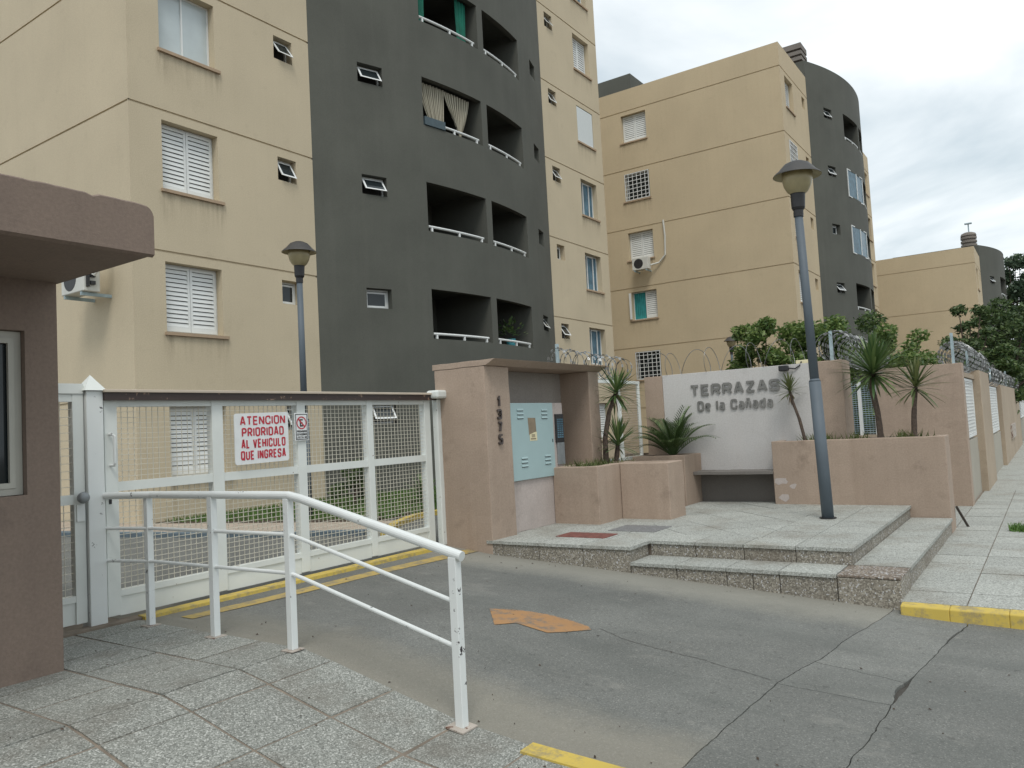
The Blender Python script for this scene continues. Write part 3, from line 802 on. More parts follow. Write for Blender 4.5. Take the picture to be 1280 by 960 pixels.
def window(par, mp, u0, u1, v0, v1, kind, sillm=None, dep=0.28):
    e = 0.004
    if kind == 'glazed':
        f = frame_mb(mp, u0 - 0.06, u1 + 0.06, v0 - 0.06, v1 + 0.06, -0.04, 0.03, 0.05, True).build('window', WFRAME, par)
        MB().mbox(mp, u0, (u0 + u1) / 2, v0, v1, 0.0, 0.02).build('pane', GLASSG, f)
        MB().mbox(mp, (u0 + u1) / 2, u1, v0, v1, 0.003, 0.023).build('pane', GLASSG, f)
        return f
    f = frame_mb(mp, u0 + e, u1 - e, v0 + e, v1 - e, dep - 0.06, dep, 0.045, kind == 'sliding').build('window', WFRAME, par)
    uc = (u0 + u1) / 2
    if kind == 'shutter':
        louvre(mp, u0 + 0.05, uc - 0.006, v0 + 0.05, v1 - 0.05, dep - 0.085, dep - 0.035, 0.095, f)
        louvre(mp, uc + 0.006, u1 - 0.05, v0 + 0.05, v1 - 0.05, dep - 0.085, dep - 0.035, 0.095, f)
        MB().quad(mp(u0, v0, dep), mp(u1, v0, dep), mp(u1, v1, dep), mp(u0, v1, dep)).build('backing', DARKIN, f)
    elif kind == 'sliding':
        gm = GLASSB
        MB().mbox(mp, u0 + 0.04, uc, v0 + 0.04, v1 - 0.04, dep - 0.03, dep - 0.015).build('pane', gm, f)
        MB().mbox(mp, uc, u1 - 0.04, v0 + 0.04, v1 - 0.04, dep - 0.045, dep - 0.03).build('pane', gm, f)
    elif kind == 'glass':
        MB().mbox(mp, u0 + 0.04, u1 - 0.04, v0 + 0.04, v1 - 0.04, dep - 0.03, dep - 0.015).build('pane', GLASSG, f)
        frame_mb(mp, u0 + 0.35 * (u1 - u0), u1 - 0.25 * (u1 - u0), v0 + 0.04, v1 - 0.04, dep - 0.075, dep - 0.04, 0.05).build('sash', WFRAME, f)
    elif kind == 'blind':
        MB().mbox(mp, u0 + 0.03, u1 - 0.03, v0 + 0.03, v1 - 0.03, 0.01, 0.05).build('blind', BLINDM, f)
    elif kind == 'half':
        louvre(mp, u0 + 0.05, uc, v0 + 0.05, v1 - 0.05, dep - 0.085, dep - 0.035, 0.095, f)
        m = MB(); n = 12
        for k in range(n):
            ua = uc + 0.02 + (u1 - 0.07 - uc) * k / n; ub = uc + 0.02 + (u1 - 0.07 - uc) * (k + 1) / n
            da, db = (dep - 0.05 + 0.025 * (k % 2)), (dep - 0.05 + 0.025 * ((k + 1) % 2))
            m.quad(mp(ua, v0 + 0.05, da), mp(ub, v0 + 0.05, db), mp(ub, v1 - 0.05, db), mp(ua, v1 - 0.05, da))
        m.build('curtain', TEALC, f)
        MB().mbox(mp, u1 - 0.02, u1 + 0.10, v0 + 0.05, v1 - 0.05, -0.13, -0.10).build('shutter', SHUT, f)
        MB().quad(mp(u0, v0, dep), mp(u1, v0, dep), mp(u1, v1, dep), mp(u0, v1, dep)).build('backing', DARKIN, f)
    elif kind == 'barred':
        MB().mbox(mp, u0 + 0.04, u1 - 0.04, v0 + 0.04, v1 - 0.04, dep - 0.03, dep - 0.015).build('pane', GLASS, f)
        m = frame_mb(mp, u0 + 0.02, u1 - 0.02, v0 + 0.02, v1 - 0.02, -0.03, 0.0, 0.035)
        for k in range(1, 6):
            u = u0 + (u1 - u0) * k / 6; m.mbox(mp, u - 0.014, u + 0.014, v0 + 0.03, v1 - 0.03, -0.026, -0.004)
        for k in range(1, 7):
            v = v0 + (v1 - v0) * k / 7; m.mbox(mp, u0 + 0.03, u1 - 0.03, v - 0.014, v + 0.014, -0.028, -0.002)
        m.build('grille', WFRAME, f)
    elif kind in ('awning', 'small'):
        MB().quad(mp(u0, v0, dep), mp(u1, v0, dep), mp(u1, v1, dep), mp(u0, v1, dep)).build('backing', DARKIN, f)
        ang = radians(rw.uniform(28, 38)) if kind == 'awning' else 0.0
        dep = 0.22 if kind == 'awning' else dep
        h = v1 - v0 - 0.12; top = v1 - 0.07; d0 = dep - 0.075
        def tp(u, s, d):        # s = distance down the sash, d = thickness
            return mp(u, top - s * cos(ang) - d * sin(ang) * 0.0, d0 - s * sin(ang) + d * cos(ang))
        tm = lambda u, v, d: tp(u, h - v, d)
        a, b_ = u0 + 0.06, u1 - 0.06
        sh = frame_mb(tm, a, b_, 0, h, 0, 0.03, 0.05).build('sash', WFRAME, f)
        MB().mbox(tm, a + 0.045, b_ - 0.045, 0.045, h - 0.045, 0.008, 0.018).build('pane', GLASS, f)
    if sillm and mp(u0, v0, 0)[0] < 62:
        SU = [(mp(u0 - 0.12, v0 - 0.07, -0.004), (0, 1)), (mp(u0 - 0.12, v0 - 1.0, -0.004), (0, 0)), (mp(u1 + 0.2, v0 - 1.0, -0.004), (1, 0)), (mp(u1 + 0.2, v0 - 0.07, -0.004), (1, 1))]
        q_ = MB().quad(*[x[0] for x in SU]).build('rain_stain', STAINM, f, uv=[x[1] for x in SU])
    if sillm:
        MB().mbox(mp, u0 - 0.05, u1 + 0.12, v0 - 0.075, v0 - 0.004, -0.06, dep).build('sill', sillm, f)
    return f

RISE = 3.225
def building(x0, y0, line0, nfl, zbot, spec, label, depth=13.0, ztop=1.18, zdark=2.1, mat=BEIGE):
    root = thing('apartment_building', (x0, y0, 0), label, 'building', 'apartment blocks behind the wall')
    lines = [line0 + RISE * k for k in range(nfl)]
    zt = lines[-1] + ztop; zk = lines[-1] + zdark
    X1, X2, X3 = x0 + 5.14, x0 + 17.29, x0 + 22.3
    mf = lambda u, v, d: (x0 + u, y0 + d, v)
    ml = lambda u, v, d: (x0 + d, y0 + u, v)
    hc, sg = (X2 - X1) / 2, 1.36
    R_ = (hc * hc + sg * sg) / (2 * sg); cxx = (X1 + X2) / 2; cyy = y0 - sg + R_
    def ma(u, v, d):
        s = (X1 + u - cxx) / R_; s = max(-1, min(1, s)); c = sqrt(1 - s * s)
        return (cxx + (R_ - d) * s, cyy - (R_ - d) * c, v)
    top = lambda k: lines[k] - 0.22
    # openings
    opf, opl, opr, opa = [], [], [], []
    wins = []
    bal = []
    for k in range(nfl):
        t = top(k); g = lambda key, d=None: spec.get(key, {}).get(k, d)
        if g('big'): opf.append((0.76, 2.20, t - 1.58, t, 0.28)); wins.append((mf, 0.76, 2.20, t - 1.58, t, g('big'), True))
        if g('small'): opf.append((3.97, 4.57, t - 0.62, t - 0.01, 0.28)); wins.append((mf, 3.97, 4.57, t - 0.62, t - 0.01, g('small'), False))
        if g('rsmall'): opr.append((17.82, 18.43, t - 0.62, t - 0.01, 0.28)); wins.append((mf, 17.82, 18.43, t - 0.62, t - 0.01, g('rsmall'), False))
        if g('rbig'): opr.append((20.13, 21.55, t - 1.58, t, 0.28)); wins.append((mf, 20.13, 21.55, t - 1.58, t, g('rbig'), True))
        if g('side'): opl.append((7.10, 8.55, t - 1.5, t, 0.28)); wins.append((ml, 7.10, 8.55, t - 1.5, t, g('side'), True))
        if g('arc'): opa.append((1.30, 2.05, t - 0.56, t, 0.28)); wins.append((ma, 1.30, 2.05, t - 0.56, t, g('arc'), False))
        if g('slit'): opa.append((10.10, 10.80, t - 0.56, t, 0.28)); wins.append((ma, 10.10, 10.80, t - 0.56, t, g('slit'), False))
        if g('bal'):
            for (a, b_) in ((3.41, 6.05), (6.36, 8.86)):
                lo, hi = t - 1.35, t + 0.13
                kind = g('bal')
                if kind == 'glazed' and a < 4:
                    opa.append((a, b_, lo, hi, 0.2)); wins.append((ma, a, b_, lo, hi, 'glazed', False))
                else:
                    opa.append((a, b_, lo, hi, 0.18)); bal.append((a, b_, lo, hi))
    facade('wall', mat, root, 0, 5.14, zbot, zt, mf, opf, lines)
    facade('wall', mat, root, 17.29, 22.3, zbot, zt, mf, opr, lines)
    facade('side_wall', mat if mat is not BEIGE2 else BEIGE2, root, 0, depth, zbot, zt, ml, opl, lines)
    facade('bay_wall', DARK, root, 0, 12.15, zbot, zk, ma, opa, (), 0.35)
    # hidden sides, roof slabs, top of bay
    m = MB(); m.quad((X3, y0, zbot), (X3, y0 + depth, zbot), (X3, y0 + depth, zt), (X3, y0, zt))
    m.quad((x0, y0 + depth, zbot), (X3, y0 + depth, zbot), (X3, y0 + depth, zt), (x0, y0 + depth, zt))
    m.build('back_wall', mat, root)
    m = MB().box(x0 + 0.2, X1 - 0.05, y0 + 0.2, y0 + depth - 0.2, zt - 0.5, zt - 0.3).box(X1 - 0.05, X3 - 0.2, y0 + 6.05, y0 + depth - 0.2, zt - 0.5, zt - 0.3)
    m.build('roof', VENTM, root)
    m = MB(); n = 30
    arc_pts = [ma(12.15 * i / n, zk, 0) for i in range(n + 1)]
    m.poly(arc_pts + [(X2, y0 + 6, zk), (X1, y0 + 6, zk)])
    m.quad((X1, y0, zt - 0.4), (X1, y0 + 6, zt - 0.4), (X1, y0 + 6, zk), (X1, y0, zk))
    m.quad((X2, y0, zt - 0.4), (X2, y0 + 6, zt - 0.4), (X2, y0 + 6, zk), (X2, y0, zk))
    m.quad((X1, y0 + 6, zt - 0.4), (X2, y0 + 6, zt - 0.4), (X2, y0 + 6, zk), (X1, y0 + 6, zk))
    m.build('bay_top', DARK, root)
    for (mp, a, b_, c, d, kind, sl) in wins:
        window(root, mp, a, b_, c, d, kind, (REVEAL if mp is not ma else None) if sl else None)
    for (a, b_, lo, hi) in bal:
        m = MB(); B_ = 2.3; t = 0.18; fl, ce = lo - 1.05, hi + 0.24
        n = 6
        for i in range(n):
            ua, ub = a + (b_ - a) * i / n, a + (b_ - a) * (i + 1) / n
            m.quad(ma(ua, ce, t), ma(ub, ce, t), ma(ub, ce, B_), ma(ua, ce, B_))
            m.quad(ma(ua, fl, t), ma(ub, fl, t), ma(ub, fl, B_), ma(ua, fl, B_))
            m.quad(ma(ua, fl, B_), ma(ub, fl, B_), ma(ub, ce, B_), ma(ua, ce, B_))
            m.quad(ma(ua, hi, t), ma(ub, hi, t), ma(ub, ce, t), ma(ua, ce, t))
            m.quad(ma(ua, fl, t), ma(ub, fl, t), ma(ub, lo, t), ma(ua, lo, t))
        for u in (a, b_):
            m.quad(ma(u, fl, t), ma(u, fl, B_), ma(u, ce, B_), ma(u, ce, t))
        bo = m.build('balcony', DARK, root)
        MB().mbox(ma, a + 0.35, b_ - 0.35, fl + 0.02, ce - 0.5, B_ - 0.06, B_ - 0.02).build('glass_door', GLASS, bo)
        m = MB(); z = lo + 0.15
        m.tube([ma(a + 0.04 + (b_ - a - 0.2) * i / 8, z, 0.06) for i in range(9)], 0.04, 8)
        for u in (a + 0.17, (a + b_) / 2 - 0.02, b_ - 0.26):
            m.mbox(ma, u - 0.03, u + 0.03, lo, z, 0.03, 0.09)
        m.build('railing', WFRAME, bo, smooth=False)
    return root, ma, lines

S1 = {'big': {0: 'shutter', 1: 'shutter', 2: 'shutter', 3: 'sliding', 4: 'shutter', 5: 'shutter'},
      'small': {0: 'awning', 1: 'small', 2: 'awning', 3: 'awning', 4: 'awning', 5: 'small'},
      'arc': {0: 'awning', 1: 'small', 2: 'awning', 3: 'awning', 4: 'awning', 5: 'awning'},
      'slit': {0: 'small', 1: 'awning', 2: 'small', 3: 'small', 4: 'small', 5: 'small'},
      'rsmall': {0: 'small', 1: 'awning', 2: 'small', 3: 'awning', 4: 'awning', 5: 'awning'},
      'rbig': {0: 'shutter', 1: 'glass', 2: 'glass', 3: 'glass', 4: 'blind', 5: 'shutter', 6: 'glass'},
      'bal': {1: 'open', 2: 'open', 3: 'open', 4: 'open', 5: 'open'}}
b1, ma1, ln1 = building(9.21, 16.0, 2.765, 7, -0.3, S1, 'tall beige block nearest the gate with charcoal curved balcony bay', depth=14)
S2 = {'side': {1: 'barred', 2: 'half', 3: 'shutter', 4: 'barred', 5: 'shutter'},
      'big': {1: 'shutter', 2: 'shutter', 3: 'shutter', 4: 'barred', 5: 'shutter'},
      'small': {2: 'small', 3: 'small', 4: 'small', 5: 'small'},
      'arc': {2: 'awning', 3: 'small', 4: 'awning', 5: 'awning'}, 'slit': {},
      'rbig': {1: 'shutter', 2: 'shutter', 3: 'shutter', 4: 'glass', 5: 'shutter'},
      'bal': {2: 'open', 3: 'glazed', 4: 'glazed', 5: 'open'}}
b2, ma2, ln2 = building(38.4, 9.7, 2.375, 6, -0.6, S2, 'middle tan apartment block behind the entrance sign wall', depth=14, mat=BEIGE2)
S3 = {'big': {3: 'shutter', 2: 'shutter'}, 'small': {3: 'small'}, 'arc': {2: 'awning', 3: 'awning'}, 'bal': {3: 'open', 2: 'open'}}
b3, ma3, ln3 = building(64.85, 3.9, 2.065, 4, -0.6, S3, 'far tan apartment block at the right with a round roof vent', depth=13, mat=BEIGE2)
# roof details
m = MB().box(44.0, 47.5, 20.1, 24.5, 19.0, 23.25)
rb = m.build('roof_block', DARK, b2)
m = MB()
for k in range(4):
    z = 20.5 + k * 0.32; m.box(43.75, 45.0, 9.85, 11.0, z, z + (0.2 if k < 3 else 0.3))
    m.box(43.9, 44.85, 10.0, 10.85, z + 0.2, z + 0.33)
m.build('roof_vent', VENTM, b2)
m = MB()
for k in range(3):
    z = 13.95 + k * 0.3; m.lathe((70.9, 4.55, z), [(0.0, 0), (0.56, 0), (0.56, 0.17), (0.46, 0.18), (0.46, 0.3)], 20)
m.lathe((70.9, 4.55, 14.8), [(0.46, 0), (0.56, 0.0), (0.5, 0.18), (0.3, 0.28), (0, 0.3)], 20)
vb = m.build('roof_vent', VENTM, b3)
MB().tube([(70.9, 4.5, 14.9), (70.9, 4.5, 15.85)], 0.05, 6).box(70.75, 71.05, 4.25, 4.75, 15.75, 15.83).build('aerial', GALV, vb)

# balcony hangings on the near block
def curtain(mp, pts_top, pts_bot, n, amp, name, mat, label, cat, vrows=6):
    m = MB(); uv = []
    for j in range(vrows + 1):
        t = j / vrows
        for i in range(n + 1):
            s = i / n
            ut = pts_top[0] + (pts_top[1] - pts_top[0]) * s
            ub = pts_bot[0] + (pts_bot[1] - pts_bot[0]) * s
            vt = pts_top[2]; vb = pts_bot[2] + (pts_bot[3] if len(pts_bot) > 3 else 0) * abs(s - 0.6)
            e = t ** 1.4
            m.v.append(mp(ut + (ub - ut) * e, vt + (vb - vt) * t, 0.24 + amp * sin(s * n * 1.25) + 0.02 * t))
            uv.append((s, t))
    for j in range(vrows):
        for i in range(n):
            a = j * (n + 1) + i; m.f.append((a, a + 1, a + n + 2, a + n + 1))
    return tag(m.build(name, mat, smooth=True, uv=uv), label, cat)
t3 = ln1[3] - 0.22
curtain(ma1, (3.43, 4.50, t3 + 0.08), (3.85, 4.45, t3 - 1.25, 0.35), 40, 0.035, 'balcony_curtain', STRIPE, 'left striped cream curtain gathered in the balcony above the plain ones', 'curtain', 10)
curtain(ma1, (4.48, 5.72, t3 + 0.06), (4.98, 5.34, t3 - 1.32, 0.9), 46, 0.035, 'balcony_curtain', STRIPE, 'right striped cream curtain tied to a point in the same balcony', 'curtain', 10)
t4 = ln1[4] - 0.22
curtain(ma1, (3.44, 3.82, t4 + 0.1), (3.44, 3.80, t4 - 1.3), 14, 0.03, 'balcony_curtain', GREENC, 'narrow dark green curtain at the left end of the topmost visible balcony', 'curtain')
curtain(ma1, (5.22, 5.74, t4 + 0.1), (5.30, 5.70, t4 - 1.38), 18, 0.03, 'balcony_curtain', GREENC, 'dark green curtain at the right end of the topmost visible balcony', 'curtain')
t3b = t3 - 1.35
o = MB().mbox(ma1, 3.45, 4.25, t3b + 0.01, t3b + 0.27, -0.04, 0.16).build('planter_box', PLANTERBOX, bevel=0.01)
tag(o, 'blue grey box on the balcony ledge under the striped curtain', 'planter box')
t1b = ln1[1] - 0.22 - 1.35
root = thing('potted_plant', ma1(7.75, t1b, 0.35), 'plant in a teal pot on the lowest right balcony', 'plant')
MB().lathe(ma1(7.95, t1b + 0.0, 0.45), [(0, 0), (0.13, 0), (0.17, 0.3), (0.15, 0.3), (0.0, 0.26)], 16).build('pot', POTM, root)
def sprig(c, n, L, mat, name, par, seed, w=0.02):
    r = random.Random(seed); m = MB()
    for _ in range(n):
        a = r.uniform(0, 2 * pi); el = r.uniform(0.1, 1.4); l = L * r.uniform(0.4, 1)
        d = Vector((cos(a) * cos(el), sin(a) * cos(el), sin(el))); p = Vector(c) + d * l
        sx = Vector((-sin(a), cos(a), 0.2)).normalized() * w * 2.2
        m.quad(p - sx, p - d * 0.05, p + sx, p + d * 0.09)
    return m.build(name, mat, par)
c = Vector(ma1(7.8, t1b + 0.3, 0.45)); sprig(c, 90, 0.75, BUSHD, 'foliage', root, 4, 0.03)
ORIGc = None

# air conditioners
def ac(x0, y0, y1, z0, label):
    r = thing('air_conditioner', (x0, y0, z0), label, 'air conditioner')
    MB().box(x0, x0 + 0.36, y0, y1, z0 + 0.08, z0 + 0.72).build('casing', ACM, r, bevel=0.02)
    cy = y0 + (y1 - y0) * 0.6
    tl = Matrix.Rotation(radians(90), 3, 'Y')
    MB().lathe((x0 - 0.004, cy, z0 + 0.4), [(0.0, 0.0), (0.26, 0.0), (0.27, 0.012)], 24, tl).build('fan_grille', BLACKM, r)
    for yb_ in (y0 + 0.1, y1 - 0.15):
        MB().box(x0, x0 + 0.66, yb_, yb_ + 0.05, z0, z0 + 0.07).build('bracket', GALV, r)
    return r
r = ac(8.55, 16.75, 17.7, 4.98, 'air conditioner on the near block beside the gatehouse roof')
MB().box(8.60, 8.66, 16.70, 16.75, 5.15, 5.45).box(8.68, 8.78, 16.69, 16.75, 5.2, 5.28).box(8.68, 8.78, 16.69, 16.75, 5.36, 5.44).build('valve', BLACKM, r)
MB().tube([(8.72, 16.69, 5.4), (8.8, 16.62, 5.55), (8.9, 16.62, 5.85), (9.0, 16.66, 6.2)], 0.05, 8).build('pipe', ACM, r)
r = ac(37.75, 16.9, 17.8, 9.55, 'air conditioner under the shuttered window of the tan block')
MB().tube([(38.1, 16.9, 9.85), (38.3, 16.5, 9.95), (38.33, 16.15, 10.3), (38.33, 16.1, 11.3), (38.33, 16.15, 12.15)], 0.045, 8).build('pipe', ACM, r)

# ------------------------------------------------------------------ gatehouse
gh = thing('gatehouse', (1.5, 7.5, 0), 'taupe gatehouse with projecting flat canopy at the left edge', 'gatehouse')
mg = lambda u, v, d: (u, 6.33 + d, v)
facade('wall', TAUPE, gh, -4.0, 3.02, -0.1, 3.0, mg, [(1.2, 2.785, 1.35, 2.58, 0.13)])
m = MB().quad((3.02, 6.33, -0.1), (3.02, 11, -0.1), (3.02, 11, 3.0), (3.02, 6.33, 3.0)).quad((-4, 11, -0.1), (3.02, 11, -0.1), (3.02, 11, 3), (-4, 11, 3))
m.build('side_wall', TAUPE, gh)
m = MB(); rc = random.Random(4); fx = [-4 + 7.0 * i / 150 for i in range(151)] + [3.012, 3.024, 3.034, 3.04]
def ctop(x): return 3.315 - (0.075 - sqrt(max(0, 0.075 ** 2 - (x - 2.965) ** 2)) if x > 2.965 else 0.0)
zt_l = [ctop(x) + rc.uniform(-.0035, .0025) - (0.012 if rc.random() < 0.06 else 0) for x in fx]
for i in range(len(fx) - 1):
    xa, xb, za, zb = fx[i], fx[i + 1], zt_l[i], zt_l[i + 1]
    m.quad((xa, 5.0, 2.97), (xb, 5.0, 2.97), (xb, 5.0, zb - 0.012), (xa, 5.0, za - 0.012))
    m.quad((xa, 5.0, za - 0.012), (xb, 5.0, zb - 0.012), (xb, 5.016, zb), (xa, 5.016, za))
    m.quad((xa, 5.016, za), (xb, 5.016, zb), (xb, 11.1, ctop(xb)), (xa, 11.1, ctop(xa)))
m.quad((3.04, 5.0, 2.97), (3.04, 11.1, 2.97), (3.04, 11.1, ctop(3.04)), (3.04, 5.0, ctop(3.04)))
m.quad((-4, 5.0, 2.97), (3.04, 5.0, 2.97), (3.04, 5.03, 2.955), (-4, 5.03, 2.955)).quad((-4, 5.03, 2.955), (3.04, 5.03, 2.955), (3.04, 5.06, 2.972), (-4, 5.06, 2.972))
m.quad((-4, 5.06, 2.972), (3.04, 5.06, 2.972), (3.04, 11.1, 2.972), (-4, 11.1, 2.972))
m.build('canopy', TAUPE, gh)
w = frame_mb(mg, 1.204, 2.781, 1.354, 2.576, 0.06, 0.125, 0.05).build('window', CREAMF, gh)
frame_mb(mg, 1.255, 2.73, 1.405, 2.525, 0.05, 0.08, 0.04).build('sash', CREAMF, w)
MB().mbox(mg, 1.25, 2.74, 1.40, 2.53, 0.095, 0.11).build('pane', GLASS, w)
MB().lathe((2.55, 6.43, 1.74), [(0, 0), (0.09, 0), (0.09, 0.008), (0, 0.008)], 20, Matrix.Rotation(radians(90), 3, 'X')).build('speak_hole', PLANTERBOX, w)

# ------------------------------------------------------------------ gate
GY = 7.6
def wire_mesh(x0, x1, z0, z1, y, px, pz, mat, par, r=0.0028):
    m = MB(); n = max(2, round((x1 - x0) / px)); k = max(2, round((z1 - z0) / pz))
    rr = random.Random(int(x0 * 97 + z0 * 13))
    for i in range(1, n):
        x = x0 + (x1 - x0) * i / n + rr.uniform(-.003, .003); m.box(x - r, x + r, y - r, y + r, z0, z1)
    for i in range(1, k):
        z = z0 + (z1 - z0) * i / k + rr.uniform(-.003, .003); m.box(x0, x1, y - 2.9 * r, y - 1.0 * r, z - r, z + r)
    return stuffpart(m.build('wire_mesh', mat, par))
gate = thing('sliding_gate', (6.4, GY, 0), 'white sliding vehicle gate with cream wire mesh panels', 'gate')
vx = [(4.02, 4.15), (5.20, 5.34), (6.37, 6.50), (7.55, 7.66), (8.71, 8.84)]
for a, b_ in vx:
    MB().box(a, b_, GY - 0.05, GY + 0.05, 0.06, 2.14).build('upright', WHITE, gate, bevel=0.006)
for (a, b_), (c, d) in zip(vx, vx[1:]):
    MB().box(b_, c, GY - 0.04, GY + 0.04, 2.07, 2.138).build('top_rail', WHITE, gate)
    MB().box(b_, c, GY - 0.04, GY + 0.04, 1.245, 1.335).build('mid_rail', WHITE, gate)
    MB().box(b_, c, GY - 0.045, GY + 0.04, 0.235, 0.295).build('low_rail', WHITE, gate)
    MB().box(b_, c, GY - 0.03, GY + 0.01, 0.05, 0.234).build('kick_panel', WHITE, gate)
    wire_mesh(b_, c, 1.335, 2.07, GY, 0.065, 0.052, MESHM, gate)
    wire_mesh(b_, c, 0.295, 1.245, GY, 0.065, 0.052, MESHM, gate)
MB().tube([(4.06, GY - 0.06, 1.80), (4.06, GY - 0.11, 1.80), (4.08, GY - 0.12, 1.78), (4.08, GY - 0.12, 1.52), (4.08, GY - 0.11, 1.50), (4.07, GY - 0.05, 1.50)], 0.014, 8).build('handle', WHITEC, gate)
MB().box(4.05, 4.075, GY - 0.056, GY - 0.05, 1.13, 1.23).build('keyhole_plate', BLACKM, gate)
tr = thing('gate_track', (6.4, GY, 2.2), 'dark overhead guide rail with cream cap along the gate top', 'rail')
MB().box(4.0, 8.93, GY - 0.11, GY - 0.052, 2.13, 2.205).build('channel', RAILB, tr)
MB().box(3.99, 8.93, GY - 0.13, GY - 0.03, 2.206, 2.235).build('cap_strip', CREAMBAR, tr, bevel=0.005)
r = thing('gate_end_post', (8.97, GY, 0), 'white gate end post with roller box fixed to the pink pillar', 'post')
MB().box(8.92, 9.02, GY - 0.12, GY - 0.02, 0.0, 2.14).build('post', WHITE, r, bevel=0.015)
MB().box(8.80, 9.10, GY - 0.24, GY - 0.02, 2.15, 2.27).build('roller_box', WHITE, r, bevel=0.03)
r = thing('gate_post', (3.92, GY, 0), 'tall white square gate post with pointed cap', 'post')
MB().box(3.84, 4.0, GY - 0.08, GY + 0.08, 0, 2.22).build('shaft', WHITEC, r, bevel=0.006)
m = MB(); q = 0.105; cx0, cy0 = 3.92, GY
base = [(cx0 - q, cy0 - q, 2.225), (cx0 + q, cy0 - q, 2.225), (cx0 + q, cy0 + q, 2.225), (cx0 - q, cy0 + q, 2.225)]
m.poly(base[::-1])
for i in range(4): m.poly([base[i], base[(i + 1) % 4], (cx0, cy0, 2.38)])
m.build('cap', WHITE, r)
# wicket
wk = thing('wicket_gate', (3.4, GY, 0), 'white mesh wicket gate between gatehouse and capped post', 'gate')
MB().box(3.73, 3.83, GY - 0.04, GY + 0.04, 0.06, 2.19).build('stile', WHITE, wk)
MB().box(2.55, 2.65, GY - 0.04, GY + 0.04, 0.06, 2.19).build('stile', WHITE, wk)
MB().box(2.55, 3.83, GY - 0.05, GY + 0.05, 2.195, 2.29).build('lintel', WHITE, wk)
MB().box(2.65, 3.73, GY - 0.035, GY + 0.035, 2.12, 2.19).build('top_rail', WHITE, wk)
MB().box(2.65, 3.73, GY - 0.035, GY + 0.035, 1.16, 1.25).build('mid_rail', WHITE, wk)
MB().box(2.65, 3.73, GY - 0.035, GY + 0.035, 0.26, 0.32).build('low_rail', WHITE, wk)
MB().box(2.65, 3.73, GY - 0.02, GY + 0.01, 0.06, 0.26).build('kick_panel', WHITE, wk)
wire_mesh(2.65, 3.73, 1.25, 2.12, GY, 0.1, 0.075, MESHM, wk); wire_mesh(2.65, 3.73, 0.32, 1.16, GY, 0.075, 0.07, MESHM, wk)
MB().lathe((3.78, GY - 0.04, 1.22), [(0.0, 0.10), (0.045, 0.10), (0.055, 0.07), (0.05, 0.045), (0.02, 0.03), (0.02, 0.0)], 16, Matrix.Rotation(radians(90), 3, 'X')).build('knob', STEEL, wk, smooth=True)
MB().box(3.745, 3.82, GY - 0.056, GY - 0.041, 1.0, 1.16).build('lock_plate', WHITEC, wk)
MB().box(3.0, 4.3, 7.42, 7.58, -0.05, 0.02).build('door_step', MORTAR, wk)

